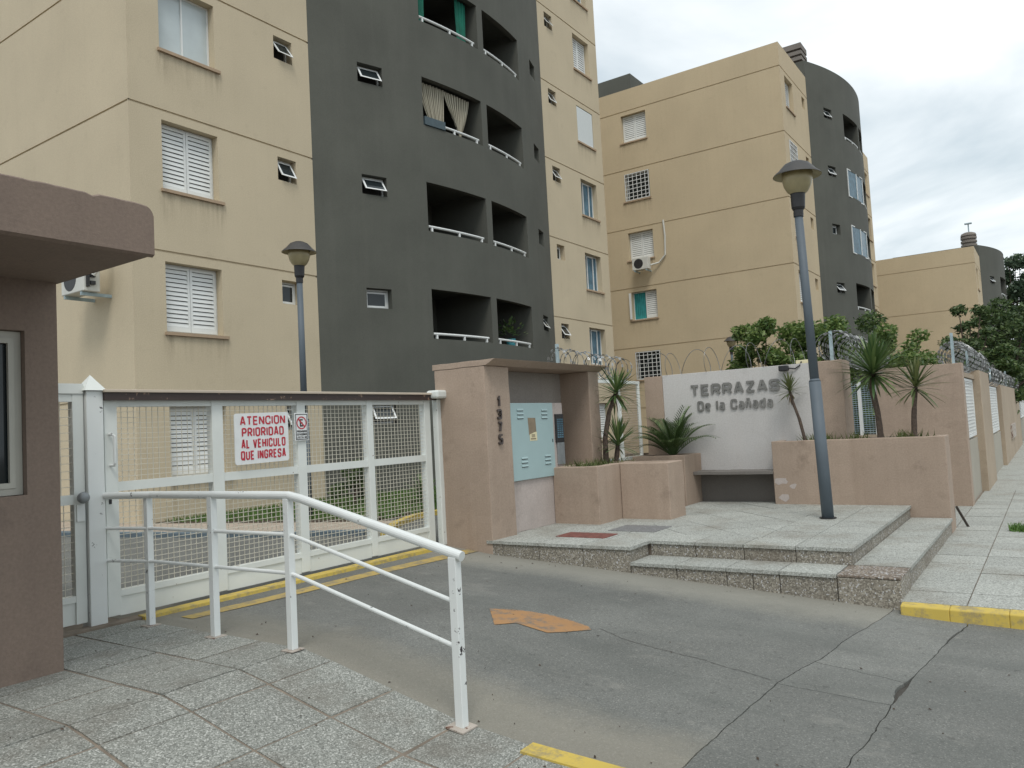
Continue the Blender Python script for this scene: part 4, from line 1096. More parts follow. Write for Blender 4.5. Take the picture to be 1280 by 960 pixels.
# signs on the gate
def rnd(pts, r, closed=False, n=5):
    """round the inner corners of a polyline"""
    if r <= 0: return list(pts)
    P = [Vector((x, y)) for x, y in pts]; out = []; N_ = len(P)
    for i in range(N_):
        if i == 0 or (not closed and i == N_ - 1): out.append(P[i]); continue
        a, b_, c = P[i - 1], P[i], P[(i + 1) % N_]
        la, lc = (a - b_).length, (c - b_).length; q = min(r, la * 0.5, lc * 0.5)
        p0, p1 = b_ + (a - b_) / la * q, b_ + (c - b_) / lc * q
        for k in range(n + 1): t = k / n; out.append(p0 * (1 - t) ** 2 + b_ * 2 * t * (1 - t) + p1 * t * t)
    if closed: out.append(out[0])
    ded = [out[0]]
    for v in out[1:]:
        if (v - ded[-1]).length > 1e-5: ded.append(v)
    return [(v.x, v.y) for v in ded]
GL = {'A': [[(0, 0), (.42, 1), (.58, 1), (1, 0)], [(.17, .3), (.83, .3)]], 'T': [[(0, 1), (1, 1)], [(.5, 0), (.5, 1)]],
      'E': [[(1, 1), (0, 1), (0, 0), (1, 0)], [(0, .5), (.88, .5)]], 'N': [[(0, 0), (0, 1)], [(.04, 1), (.96, 0)], [(1, 0), (1, 1)]],
      'C': ['r', (1, .68), (1, 1), (0, 1), (0, 0), (1, 0), (1, .32)], 'I': [[(.5, 0), (.5, 1)]],
      'O': ['o', (.5, 1), (0, 1), (0, 0), (1, 0), (1, 1)], 'P': [[(0, 0), (0, 1)], ['r', (0, 1), (1, 1), (1, .46), (0, .46)]],
      'R': [[(0, 0), (0, 1)], ['r', (0, 1), (1, 1), (1, .46), (0, .46)], [(.5, .46), (1, 0)]], 'L': [[(0, 1), (0, 0), (1, 0)]],
      'D': [[(0, 0), (0, 1)], ['r', (0, 1), (1, 1), (1, 0), (0, 0)]], 'V': [[(0, 1), (.45, 0), (.55, 0), (1, 1)]],
      'H': [[(0, 0), (0, 1)], [(1, 0), (1, 1)], [(0, .5), (1, .5)]], 'U': ['r', (0, 1), (0, 0), (1, 0), (1, 1)],
      'Q': [['o', (.5, 1), (0, 1), (0, 0), (1, 0), (1, 1)], [(.6, .26), (1.05, -.1)]],
      'G': ['r', (1, .70), (1, 1), (0, 1), (0, 0), (1, 0), (1, .46), (.55, .46)],
      'S': ['r', (1, .74), (1, 1), (0, 1), (0, .52), (1, .48), (1, 0), (0, 0), (0, .26)],
      'Z': [[(0, 1), (1, 1)], [(.96, 1), (.04, 0)], [(0, 0), (1, 0)]], 'B': [[(0, 0), (0, 1)], ['r', (0, 1), (.9, 1), (.9, .52), (0, .52)], ['r', (0, .52), (1, .52), (1, 0), (0, 0)]],
      '2': ['r', (0, .72), (0, 1), (1, 1), (1, .55), (0, .12), (0, 0), (1, 0)], '4': [[(.72, 0), (.72, 1)], [(.7, 1), (0, .3), (1, .3)]],
      'e': ['r', (.05, .37), (1, .37), (1, .72), (0, .72), (0, 0), (1, 0)], 'l': [[(.5, 0), (.5, 1)]],
      'a': [['r', (.05, .72), (1, .72), (1, 0)], ['r', (1, .40), (0, .40), (0, 0), (1, 0)]],
      'n': [[(0, 0), (0, .72)], ['r', (0, .72), (1, .72), (1, 0)]], 'd': [[(1, 0), (1, 1)], ['r', (1, .72), (0, .72), (0, 0), (1, 0)]]}
GL['\u00f1'] = GL['n'] + [[(.05, 1.0), (.95, 1.0)]]
WID = {'I': 0.28, 'l': 0.28, 'e': 0.82, 'a': 0.82, 'n': 0.80, '\u00f1': 0.80, 'd': 0.85, 'E': 0.9, 'L': 0.85, ' ': 0.45}
def glyph(ch, w, h, st, mp, depth, rad):
    """one letter as thick rounded strokes; w,h outer size, mp(x,y,z)"""
    g = GL[ch]
    if isinstance(g[0], str): g = [g]
    m = MB(); q = st / 2; cw, chh = max(w - st, 0.0), h - st
    for si, sk in enumerate(g):
        mode = sk[0] if isinstance(sk[0], str) else ''
        pts = [(q + x * cw, q + y * chh) for x, y in (sk[1:] if mode else sk)]
        if mode == 'r': pts = rnd(pts, rad)
        elif mode == 'o': pts = rnd(pts, rad, True)
        V2 = [Vector(p) for p in pts]; closed = mode == 'o'
        Lf, Rt = [], []
        for i, p in enumerate(V2):
            if closed: d0 = (p - V2[i - 1 if i else len(V2) - 2]).normalized(); d1 = (V2[i + 1 if i < len(V2) - 1 else 1] - p).normalized()
            else:
                d1 = (V2[min(i + 1, len(V2) - 1)] - V2[min(i, len(V2) - 2)]).normalized(); d0 = (V2[max(i, 1)] - V2[max(i - 1, 0)]).normalized()
            t = (d0 + d1).normalized(); nn = Vector((-t.y, t.x)); k = q / max(0.45, nn.dot(Vector((-d1.y, d1.x))))
            if not closed and i == 0 and not (mode == '' and len(V2) > 2): pass
            Lf.append(p + nn * k); Rt.append(p - nn * k)
        z1 = depth + si * 0.0005
        for i in range(len(V2) - 1):
            a, b_, c, d = Lf[i], Lf[i + 1], Rt[i + 1], Rt[i]
            m.quad(mp(*a, z1), mp(*b_, z1), mp(*c, z1), mp(*d, z1))
            m.quad(mp(*a, 0), mp(*b_, 0), mp(*b_, z1), mp(*a, z1)); m.quad(mp(*d, 0), mp(*c, 0), mp(*c, z1), mp(*d, z1))
        if not closed:
            for a, d in ((Lf[0], Rt[0]), (Lf[-1], Rt[-1])): m.quad(mp(*a, 0), mp(*d, 0), mp(*d, z1), mp(*a, z1))
    return m
def layout(text, width, gapf=0.22):
    """glyph boxes that fill a line of the given width"""
    tot = sum(WID.get(c, 1.0) for c in text) + gapf * (len(text) - 1); u = width / tot; x = 0; out = []
    for c in text:
        w = WID.get(c, 1.0) * u; out.append((c, x, w)); x += w + gapf * u
    return out
def line_text(m, text, width, height, st, mp, depth=0.0008, gapf=0.22, rad=0.02):
    for c, x, w in layout(text, width, gapf):
        if c == ' ': continue
        g = glyph(c, w, height, min(st, w), lambda a, b_, z, x=x: mp(a + x, b_, z), depth, rad)
        n = len(m.v); m.v += g.v; m.f += [tuple(n + i for i in f) for f in g.f]
    return m
sg = thing('warning_sign', (5.84, GY - 0.07, 1.4), 'white metal sign with red ATENCION lettering wired to the gate', 'sign')
def ms(u, v, d): return (5.465 + u, GY - 0.075 - d, 1.405 + v + 0.012 * (u / 0.75) - 0.0)
m = MB(); n = 10; pl = []
rr_ = 0.03
for (cx0, cy0, a0) in ((0.745 - rr_, 0.575 - rr_, 0), (rr_, 0.575 - rr_, 90), (rr_, rr_, 180), (0.745 - rr_, rr_, 270)):
    for i in range(5):
        a = radians(a0 + i * 22.5); pl.append((cx0 + rr_ * cos(a), cy0 + rr_ * sin(a)))
k = len(pl); m.v += [ms(u, v, 0.0) for u, v in pl] + [ms(u, v, -0.012) for u, v in pl]
m.f.append(tuple(range(k))); m.f.append(tuple(range(2 * k - 1, k - 1, -1)))
for i in range(k): m.f.append((i, (i + 1) % k, k + (i + 1) % k, k + i))
m.build('panel', SIGNW, sg)
m = MB()
for i, (tx, wd, u0) in enumerate((('ATENCION', 0.63, 0.072), ('PRIORIDAD', 0.585, 0.092), ('AL VEHICULO', 0.615, 0.082), ('QUE INGRESA', 0.625, 0.072))):
    line_text(m, tx, wd, 0.104, 0.0185, lambda x, y, z, i=i, u0=u0: ms(u0 + x, 0.437 - i * 0.130 + y, 0.002 + z), gapf=0.17, rad=0.03)
m.build('lettering', REDP, sg)
sp_ = thing('parking_sign', (6.41, GY - 0.07, 1.64), 'small white no parking sign fixed to the gate upright', 'sign')
def mq(u, v, d): return (6.31 + u, GY - 0.075 - d, 1.64 + v)
MB().mbox(mq, 0, 0.205, 0, 0.335, -0.01, 0.0).build('panel', SIGNW, sp_, bevel=0.004)
m = frame_mb(mq, 0.012, 0.193, 0.012, 0.323, 0.0, 0.0015, 0.009); m.build('border', BLACKP, sp_)
def ring(m, cx0, cy0, r0, r1, mp, d, n=28):
    k = len(m.v)
    for i in range(n):
        a = 2 * pi * i / n; m.v += [mp(cx0 + r0 * cos(a), cy0 + r0 * sin(a), d), mp(cx0 + r1 * cos(a), cy0 + r1 * sin(a), d)]
    for i in range(n):
        j = (i + 1) % n; m.f.append((k + 2 * i, k + 2 * j, k + 2 * j + 1, k + 2 * i + 1))
m = MB(); line_text(m, 'E', 0.055, 0.09, 0.017, lambda x, y, z: mq(0.077 + x, 0.171 + y, 0.0018 + z)); m.build('letter', BLACKP, sp_)
m = MB(); ring(m, 0.1025, 0.216, 0.063, 0.077, mq, 0.003)
c45 = 0.7071; a, t_ = 0.068, 0.006
m.quad(mq(0.1025 - a * c45 - t_, 0.216 + a * c45 - t_, 0.0036), mq(0.1025 - a * c45 + t_, 0.216 + a * c45 + t_, 0.0036), mq(0.1025 + a * c45 + t_, 0.216 - a * c45 + t_, 0.0036), mq(0.1025 + a * c45 - t_, 0.216 - a * c45 - t_, 0.0036))
m.build('prohibition_ring', REDP, sp_)
m = MB()
for i, tx in enumerate(('PROHIBIDO', 'ESTACIONAR', 'LAS 24 HS')):
    line_text(m, tx, 0.15, 0.026, 0.0052, lambda x, y, z, i=i: mq(0.0275 + x, 0.100 - i * 0.036 + y, 0.002 + z), rad=0.006)
m.build('lettering', BLACKP, sp_)

# ------------------------------------------------------------------ handrail
hr = thing('handrail', (4.16, 5.5, 0), 'white tubular handrail with chipped paint along the tiled ramp', 'railing')
top_path = [(3.98, 7.60, 1.215), (4.16, 7.0, 1.212), (4.16, 6.0, 1.214), (4.16, 5.2, 1.215), (4.16, 5.06, 1.213), (4.16, 4.92, 1.188), (4.16, 4.0, 0.972), (4.16, 3.335, 0.815)]
MB().tube(top_path, 0.034, 16).build('top_rail', WHITEC, hr, smooth=False)
for z0, z1 in ((0.905, 0.515), (0.60, 0.215)):
    MB().tube([(3.99, 7.60, z0), (4.16, 7.0, z0 - 0.005), (4.16, 5.14, z0), (4.16, 5.04, z0 - 0.008), (4.16, 4.94, z0 - 0.028), (4.16, 3.44, z1)], 0.016, 10).build('bar', WHITEC, hr)
for y, zt_ in ((7.07, 1.20), (6.08, 1.20), (5.08, 1.19)):
    MB().box(4.13, 4.19, y - 0.03, y + 0.03, 0.008, zt_).build('post', WHITEC, hr, bevel=0.004)
    MB().box(4.095, 4.225, y - 0.065, y + 0.065, 0.001, 0.008).build('base_plate', RUST, hr)
MB().box(4.128, 4.192, 3.37, 3.435, -0.31, 0.81).build('post', WHITEC, hr, bevel=0.004)
MB().hexa([(4.075, 3.33, zl(3.33) + 0.002), (4.235, 3.33, zl(3.33) + 0.002), (4.235, 3.48, zl(3.48) + 0.002), (4.075, 3.48, zl(3.48) + 0.002),
           (4.075, 3.33, zl(3.33) + 0.012), (4.235, 3.33, zl(3.33) + 0.012), (4.235, 3.48, zl(3.48) + 0.012), (4.075, 3.48, zl(3.48) + 0.012)]).build('base_plate', RUST, hr)

# ------------------------------------------------------------------ meter niche
ni = thing('meter_shelter', (10.7, 7.2, 0), 'pink masonry shelter with flat roof over the pale blue cabinet', 'shelter')
MB().box(9.0, 9.62, 6.65, 7.57, -0.4, 2.57).build('pillar', PINK, ni, bevel=0.012)
MB().box(12.0, 12.36, 6.62, 7.57, -0.1, 2.57).build('pillar', PINK, ni, bevel=0.012)
MB().box(9.62, 12.0, 7.2, 7.57, -0.1, 2.57).build('back_wall', NICHE, ni)
m = MB(); m.hexa([(8.995, 6.61, 2.572), (12.40, 6.61, 2.572), (12.40, 7.60, 2.572), (8.995, 7.60, 2.572), (8.995, 6.45, 2.655), (12.40, 6.45, 2.655), (12.40, 7.60, 2.655), (8.995, 7.60, 2.655)])
m.build('roof', PINK, ni, bevel=0.01)
MB().box(9.622, 11.30, 6.77, 7.199, 0.085, 2.035).build('meter_block', BLOCKM, ni, bevel=0.008)
GL.update({'1': [[(.25, .78), (.6, 1), (.6, 0)]], '3': ['r', (0, .8), (0, 1), (1, 1), (1, .52), (.35, .52), (1, .50), (1, 0), (0, 0), (0, .22)], '7': [[(0, 1), (1, 1)], [(.97, 1), (.4, 0)]], '5': ['r', (1, 1), (.1, 1), (.05, .55), (1, .58), (1, 0), (0, 0), (0, .2)]})
for i, ch in enumerate('1375'):
    glyph(ch, 0.095, 0.15, 0.026, lambda x, y, z, i=i: (9.255 + x, 6.645 - z, 1.975 - i * 0.182 + y), 0.03, 0.03).build('house_number', NUMM, ni)
cb = thing('electrical_cabinet', (10.34, 6.74, 0.86), 'pale blue metal cabinet door with louvre slots and torn label', 'cabinet')
MB().box(9.735, 10.945, 6.735, 6.768, 0.855, 2.035).build('door', CABM, cb, bevel=0.008)
m = MB()
for (cx0, cz) in ((9.99, 1.80), (10.68, 1.79), (10.05, 1.06), (10.72, 1.06)):
    for k in range(3):
        z = cz + k * 0.06; m.hexa([(cx0 - 0.085, 6.722, z), (cx0 + 0.085, 6.722, z), (cx0 + 0.085, 6.734, z), (cx0 - 0.085, 6.734, z), (cx0 - 0.085, 6.731, z + 0.028), (cx0 + 0.085, 6.731, z + 0.028), (cx0 + 0.085, 6.734, z + 0.028), (cx0 - 0.085, 6.734, z + 0.028)])
m.build('louvre', CABM, cb)
m = MB()
for (cx0, cz) in ((9.99, 1.80), (10.68, 1.79), (10.05, 1.06), (10.72, 1.06)):
    for k in range(3):
        z = cz + k * 0.06; m.box(cx0 - 0.082, cx0 + 0.082, 6.726, 6.7345, z - 0.009, z - 0.001)
m.build('louvre_slot', BLACKM, cb)
for z in (1.86, 1.0):
    MB().tube([(9.728, 6.742, z - 0.06), (9.728, 6.742, z + 0.06)], 0.014, 8).build('hinge', CABM, cb)
MB().box(10.885, 10.905, 6.731, 6.7345, 1.40, 1.45).build('lock', BLACKM, cb)
MB().poly([(10.19, 6.7335, 1.805), (10.41, 6.7335, 1.80), (10.42, 6.7335, 1.58), (10.36, 6.7335, 1.57), (10.30, 6.7335, 1.555), (10.21, 6.7335, 1.535)]).build('torn_label', TORN, cb)
MB().poly([(10.225, 6.732, 1.545), (10.36, 6.732, 1.575), (10.43, 6.732, 1.585), (10.435, 6.732, 1.445), (10.225, 6.732, 1.445)]).build('label', PAPER, cb)
m = MB()
for z in (1.50, 1.517, 1.535): m.box(10.275, 10.375, 6.7305, 6.7315, z, z + 0.010)
m.box(10.25, 10.40, 6.7305, 6.7315, 1.465, 1.485)
m.build('small_print', TORN, cb)
ic = thing('intercom', (11.15, 6.75, 1.0), 'black intercom panel with grey plate on the pink meter block', 'intercom')
MB().box(11.035, 11.275, 6.74, 6.769, 1.385, 1.85).build('panel', BLACKM, ic, bevel=0.006)
m = MB()
for i in range(9):
    for j in range(3): m.box(11.065 + j * 0.065, 11.115 + j * 0.065, 6.734, 6.741, 1.46 + i * 0.036, 1.485 + i * 0.036)
m.build('button', GLASSG, ic)
MB().box(11.065, 11.28, 6.745, 6.769, 1.02, 1.384).build('plate', STEEL, ic, bevel=0.004)

# ------------------------------------------------------------------ planters
def planter(name, boxes, ztop, label, soilz, lip=0.14, mat=PINK):
    r = thing(name, (boxes[0][0], boxes[0][2], 0), label, 'planter')
    m = MB()
    for (x0, x1, y0, y1, z0) in boxes:
        k = len(m.v); l = lip
        o = [(x0, y0), (x1, y0), (x1, y1), (x0, y1)]; q = [(x0 + l, y0 + l), (x1 - l, y0 + l), (x1 - l, y1 - l), (x0 + l, y1 - l)]
        m.v += [(x, y, z0) for x, y in o] + [(x, y, ztop) for x, y in o] + [(x, y, ztop) for x, y in q] + [(x, y, z0) for x, y in q]
        for i in range(4):
            j = (i + 1) % 4
            m.f += [(k + i, k + j, k + 4 + j, k + 4 + i), (k + 4 + i, k + 4 + j, k + 8 + j, k + 8 + i), (k + 8 + i, k + 8 + j, k + 12 + j, k + 12 + i)]
    m.build('body', mat, r, bevel=0.012)
    s = MB()
    for (x0, x1, y0, y1, z0) in boxes: s.box(x0 + lip, x1 - lip, y0 + lip, y1 - lip, soilz - 0.3, soilz)
    s.build('soil', SOIL, r)
    return r
planter('planter', [(10.89, 12.30, 5.95, 6.765, 0.0)], 0.99, 'pink planter box against the meter shelter under the blue cabinet', 0.93)
planter('planter', [(11.66, 12.28, 5.10, 5.945, 0.0)], 0.985, 'pink planter box jutting forward in front of the tall yucca', 0.93)
planter('planter', [(13.6, 14.44, 5.62, 6.66, 0.0)], 1.0, 'small pink planter holding the feathery palm left of the bench', 0.94)
pb = planter('planter', [(14.0, 14.6, 1.45, 4.15, -0.5)], 1.18, 'long pink planter wall behind the street lamp with peeling paint', 1.13)
for (y, z, sy, sz) in ((4.02, 0.49, 0.13, 0.07), (3.80, 0.40, 0.085, 0.045), (3.98, 0.20, 0.10, 0.07)):
    rr = random.Random(int(y * 100)); n = 11
    MB().poly([(13.997, y + sy * cos(2 * pi * i / n) * rr.uniform(0.6, 1.1), z + sz * sin(2 * pi * i / n) * rr.uniform(0.6, 1.1)) for i in range(n)]).build('bare_plaster', BLOCKM, pb)
stuffpart(blades('planter_grass', 330, lambda r: (r.uniform(11.0, 12.5), r.uniform(6.05, 6.7), 0.93), 0.15, 0.010, WEEDM, 12, 0.5))
stuffpart(blades('planter_weeds', 260, lambda r: (r.uniform(14.15, 14.5), r.choice((3.3, 3.45, 1.95, 2.05, 2.75)) + r.gauss(0, 0.12), 1.13), 0.16, 0.014, WEEDM, 13, 0.5))

# ------------------------------------------------------------------ sign wall, bench, pillars
sw = thing('sign_wall', (14.6, 4.9, 0), 'pale grey wall with metal TERRAZAS De la Cañada lettering', 'wall')
MB().box(14.45, 14.75, 3.46, 6.32, -0.1, 2.535).build('wall', GREYW, sw, bevel=0.006)
def letters(text, y_left, width, height, z0, depth, st, gapf):
    for c, x, w in layout(text, width, gapf):
        if c == ' ': continue
        glyph(c, w, height, st, lambda a, b_, z, x=x: (14.441 - z, y_left - x - a, z0 + b_), depth, height * 0.26).build('letter', LETTERM, sw)
letters('TERRAZAS', 5.755, 1.70, 0.215, 2.085, 0.018, 0.045, 0.17)
letters('De la Ca\u00f1ada', 5.625, 1.43, 0.195, 1.79, 0.016, 0.036, 0.20)
MB().box(14.43, 14.75, 6.322, 6.70, -0.1, 2.53).build('pilaster', PINK, sw, bevel=0.008)
wp_ = thing('wall_pillar', (14.9, 3.2, 0), 'thick pink pillar at the right end of the sign wall', 'pillar')
MB().box(14.43, 15.06, 2.97, 3.458, -0.4, 2.545).build('shaft', PINK, wp_, bevel=0.01)
bn = thing('bench', (14.2, 4.9, 0), 'dark concrete bench slab below the sign wall', 'bench')
MB().box(13.98, 14.448, 4.152, 5.66, 0.61, 0.67).build('seat', CONC, bn, bevel=0.006)
MB().box(14.36, 14.447, 4.152, 5.66, 0.05, 0.608).build('back_panel', BENCHB, bn)
fl = thing('floodlight', (14.4, 3.93, 2.45), 'small black floodlight on the sign wall above the last letter', 'floodlight')
MB().box(14.30, 14.42, 3.86, 4.02, 2.42, 2.52).build('housing', BLACKM, fl, bevel=0.015)
MB().tube([(14.40, 3.88, 2.47), (14.42, 3.76, 2.45), (14.44, 3.68, 2.50), (14.5, 3.66, 2.57)], 0.012, 6).build('cable', BLACKM, fl)
tag(MB().box(14.5, 14.7, 3.52, 3.76, 2.537, 2.60).build('junction_box', PAPER, bevel=0.01), 'small cream box lying on top of the sign wall', 'box')

# mesh entry gate behind the planter
eg = thing('entry_gate', (13.8, 6.85, 1), 'white framed mesh gate panel between meter shelter and sign wall', 'gate')
MB().box(12.38, 14.42, 6.80, 6.86, 2.40, 2.46).build('top_rail', WHITE, eg)
MB().tube([(14.38, 6.83, 0.95), (14.38, 6.83, 2.40)], 0.04, 8).build('stile', WHITE, eg)
MB().tube([(13.55, 6.83, 0.95), (13.50, 6.83, 2.40)], 0.045, 8).build('stile', WHITE, eg)
MB().box(12.38, 14.40, 6.80, 6.86, 0.93, 0.99).build('bottom_rail', WHITE, eg)
wire_mesh(13.56, 14.35, 0.99, 2.40, 6.83, 0.055, 0.05, CREAMBAR, eg, 0.004)
tag(MB().box(12.37, 14.42, 6.78, 6.95, -0.1, 0.925).build('low_wall', PINKOLD), 'low faded pink wall under the mesh entry gate', 'wall')

# perimeter walls
pw = thing('corner_wall', (17.95, 2.3, 0), 'tall plain pink end wall facing the steps behind the two yuccas', 'wall')
MB().box(17.8, 18.2, 1.45, 3.03, -0.6, 2.48).build('wall', PINK, pw, bevel=0.01)
gp = thing('fence_panel', (17.9, 3.8, 1), 'white framed grille panel on a low wall behind the big yucca', 'fence')
MB().box(17.82, 18.1, 3.035, 6.5, -0.3, 1.12).build('low_wall', PINKOLD, gp)
for y in (3.07, 3.38, 4.4, 5.3, 6.2):
    MB().box(17.87, 17.94, y - 0.035, y + 0.035, 1.12, 2.25).build('post', WFRAME, gp)
m = MB()
for k in range(24): z = 1.16 + k * 0.045; m.box(17.90, 17.912, 3.05, 6.3, z, z + 0.012)
for k in range(50): y = 3.16 + k * 0.06; m.box(17.912, 17.92, y, y + 0.008, 1.13, 2.23)
stuffpart(m.build('wire_mesh', GALV, gp))

def grille(x0, x1, z0, z1, y, par):
    m = MB().box(x0, x0 + 0.06, y - 0.03, y + 0.03, z0, z1).box(x1 - 0.06, x1, y - 0.03, y + 0.03, z0, z1).box(x0, x1, y - 0.025, y + 0.025, z0, z0 + 0.05).box(x0, x1, y - 0.025, y + 0.025, z1 - 0.05, z1)
    g = m.build('grille', WFRAME, par)
    m = MB(); n = int((x1 - x0) / 0.09)
    for k in range(1, n): x = x0 + (x1 - x0) * k / n; m.box(x - 0.012, x + 0.012, y - 0.012, y + 0.012, z0, z1)
    for k in range(1, 17): z = z0 + (z1 - z0) * k / 17; m.box(x0, x1, y - 0.016, y - 0.004, z - 0.010, z + 0.010)
    stuffpart(m.build('bars', WFRAME, g))
def wall_bay(px0, px1, ptop, gx0, gx1, gz0, gz1, label, cat='wall'):
    r = thing('street_wall', (px0, 1.5, 0), label, cat, 'bays of the street wall')
    MB().box(px0, px1, 1.36, 1.78, -0.6, ptop).build('pier', PINKOLD, r, bevel=0.01)
    if gx1 > gx0:
        MB().box(px1, gx1 + 0.4, 1.47, 1.72, -0.6, gz0 - 0.05).build('low_wall', GREYLOW, r)
        MB().box(px1, gx1 + 0.4, 1.45, 1.74, gz1 + 0.02, gz1 + 0.14).build('lintel', PINKOLD, r)
        grille(px1 + 0.03, gx1, gz0, gz1, 1.50, r)
    return r
r = thing('street_wall', (18.2, 1.5, 0), 'nearest bay of the street wall with a white grille over grey base', 'wall', 'bays of the street wall')
MB().box(18.21, 20.9, 1.50, 1.75, -0.6, 0.90).build('low_wall', GREYLOW, r)
MB().box(18.21, 20.9, 1.47, 1.78, 2.22, 2.31).build('lintel', PINKOLD, r)
grille(18.25, 20.75, 0.95, 2.2, 1.53, r)
wall_bay(20.9, 23.9, 2.42, 24.0, 29.0, 0.80, 2.13, 'second street wall bay with worn pier and long white grille')
wall_bay(29.4, 44.0, 2.22, 45.0, 58.0, 0.80, 2.05, 'long faded pier of the street wall with a rusty meter box')
wall_bay(58.4, 90.0, 2.15, 0, 0, 0, 0, 'farthest stretch of the faded street wall')
mbx = tag(MB().box(33.4, 36.4, 1.30, 1.358, 0.35, 0.85).build('meter_box', RUST), 'rusty meter box let into the long street wall pier', 'meter box')
st = tag(MB().tube([(14.78, 1.30, -0.335), (14.5, 1.42, 0.02)], 0.02, 6).build('stick', WOODM), 'short dark stick leaning on the planter end by the sidewalk', 'stick')

# razor wire
def razor(name, p0, p1, rad, pitch, label, seed, posts=(), barb=True, wr=0.0055):
    r = thing(name, p0, label, 'razor wire', 'razor wire coils on the walls')
    rr = random.Random(seed); P0, P1 = Vector(p0), Vector(p1); ax = (P1 - P0); L = ax.length; ax.normalize()
    side = ax.cross(Vector((0, 0, 1))).normalized(); up = Vector((0, 0, 1))
    path = []; turns = L / pitch; n = int(turns * 18)
    for i in range(n + 1):
        t = i / n; a = 2 * pi * turns * t; q = rad * (1 + 0.06 * sin(a * 0.37 + seed))
        path.append(P0 + ax * (L * t + 0.28 * pitch * sin(a * 0.5)) + side * (q * cos(a)) + up * (rad * 0.92 + q * sin(a)))
    m = MB().tube(path, wr, 4)
    m.build('coil', WIREM, r)
    if barb:
        m = MB()
        step = max(1, int(0.12 / (2 * pi * rad / 18)))
        for i in range(0, n, step):
            p = path[i]; t = (path[min(i + 1, n)] - path[max(i - 1, 0)]).normalized()
            o = Vector((rr.uniform(-1, 1), rr.uniform(-1, 1), rr.uniform(-1, 1))); o = (o - t * o.dot(t)).normalized()
            m.quad(p - t * 0.03 - o * 0.017, p + t * 0.03 - o * 0.017, p + t * 0.03 + o * 0.017, p - t * 0.03 + o * 0.017)
    stuffpart(m.build('barbs', BARBM, r))
    for (x, y, z0, z1) in posts:
        MB().box(x - 0.025, x + 0.025, y - 0.025, y + 0.025, z0, z1).build('post', GALV, r)
    return r
razor('razor_wire', (14.6, 6.6, 2.50), (14.6, 3.2, 2.55), 0.25, 0.40, 'sparse razor wire loops along the top of the sign wall', 1, (), False, 0.006)
razor('razor_wire', (12.1, 7.35, 2.60), (14.6, 7.2, 2.50), 0.24, 0.2, 'glittering razor wire coil behind the meter shelter roof and tall yucca', 2, [(12.3, 7.4, 2.55, 3.15)])
razor('razor_wire', (14.7, 3.15, 2.54), (18.0, 3.05, 2.48), 0.29, 0.17, 'dense razor wire between thick pillar and pink end wall', 3, [(14.75, 3.19, 2.5, 3.08), (17.9, 3.08, 2.46, 3.1)])
razor('razor_wire', (18.0, 1.6, 2.40), (23.6, 1.6, 2.40), 0.28, 0.21, 'razor wire above the nearest street wall bay', 4, [(18.0, 1.6, 2.44, 3.1), (21.2, 1.6, 2.3, 2.9)])
razor('razor_wire', (23.8, 1.6, 2.15), (44.0, 1.6, 2.2), 0.30, 0.5, 'razor wire above the farther street wall bays', 5, [(29.0, 1.6, 2.1, 2.8), (38.7, 1.6, 2.1, 2.95)], True, 0.008)

# ------------------------------------------------------------------ street lamps
def lamp(x, y, z0, H, label, lean=(0, 0), near=True):
    r = thing('street_lamp', (x, y, z0), label, 'street lamp', 'lamp posts with bowl heads')
    zt_ = z0 + H - 0.87
    lx, ly = lean
    def P(z): t = (z - z0) / H; return (x + lx * t, y + ly * t, z)
    MB().tube([P(z0 - 0.05), P(z0 + 2.02)], 0.085, 18).tube([P(z0 + 2.02), P(z0 + 2.06)], [0.085, 0.066], 18).tube([P(z0 + 2.06), P(zt_)], [0.066, 0.060], 18).build('pole', POLE, r, smooth=True)
    c = Vector(P(zt_))
    tl = Matrix.Rotation(radians(2), 3, 'X')
    MB().lathe(c, [(0.0, -0.02), (0.072, -0.02), (0.072, 0.08), (0.085, 0.09), (0.098, 0.12), (0.106, 0.32), (0.110, 0.33), (0.0, 0.33)], 20, tl).build('collar', BLACKM, r, smooth=False)
    MB().lathe(c, [(0.112, 0.33), (0.155, 0.37), (0.198, 0.45), (0.218, 0.54), (0.222, 0.65), (0.0, 0.66)], 24, tl).build('bowl', LENS, r, smooth=True)
    h = MB().lathe(c, [(0.352, 0.605), (0.335, 0.63), (0.275, 0.68), (0.245, 0.715), (0.18, 0.785), (0.09, 0.825), (0.0, 0.835)], 32, tl).build('hood', HOODM, r, smooth=True)
    MB().lathe(c, [(0.350, 0.603), (0.27, 0.645), (0.21, 0.655)], 32, tl).build('hood_lining', HOODIN, h, smooth=True)
    MB().lathe(P(z0), [(0.0, 0.004), (0.12, 0.004), (0.12, 0.016), (0.0, 0.017)], 16).build('base_plate', BLACKM, r)
    return r
lamp(12.18, 2.86, ZP, 5.42, 'blue grey street lamp standing on the entrance platform', lean=(0.06, 0.13))
lamp(10.76, 12.52, 0.03, 5.72, 'street lamp behind the sliding gate against the beige wall')
lamp(36.6, 12.4, -0.1, 5.6, 'distant street lamp showing its head above the sign wall')

for o_ in list(bpy.data.objects):
    if o_.type == 'MESH' and o_.data.materials and o_.data.materials[0] in (PINK, PINKOLD, GREYLOW, BLOCKM, CONC) and o_.name.split('.')[0] in ('pillar', 'roof', 'body', 'shaft', 'wall', 'pier', 'low_wall', 'pilaster', 'seat', 'meter_block'):
        roughen(o_)

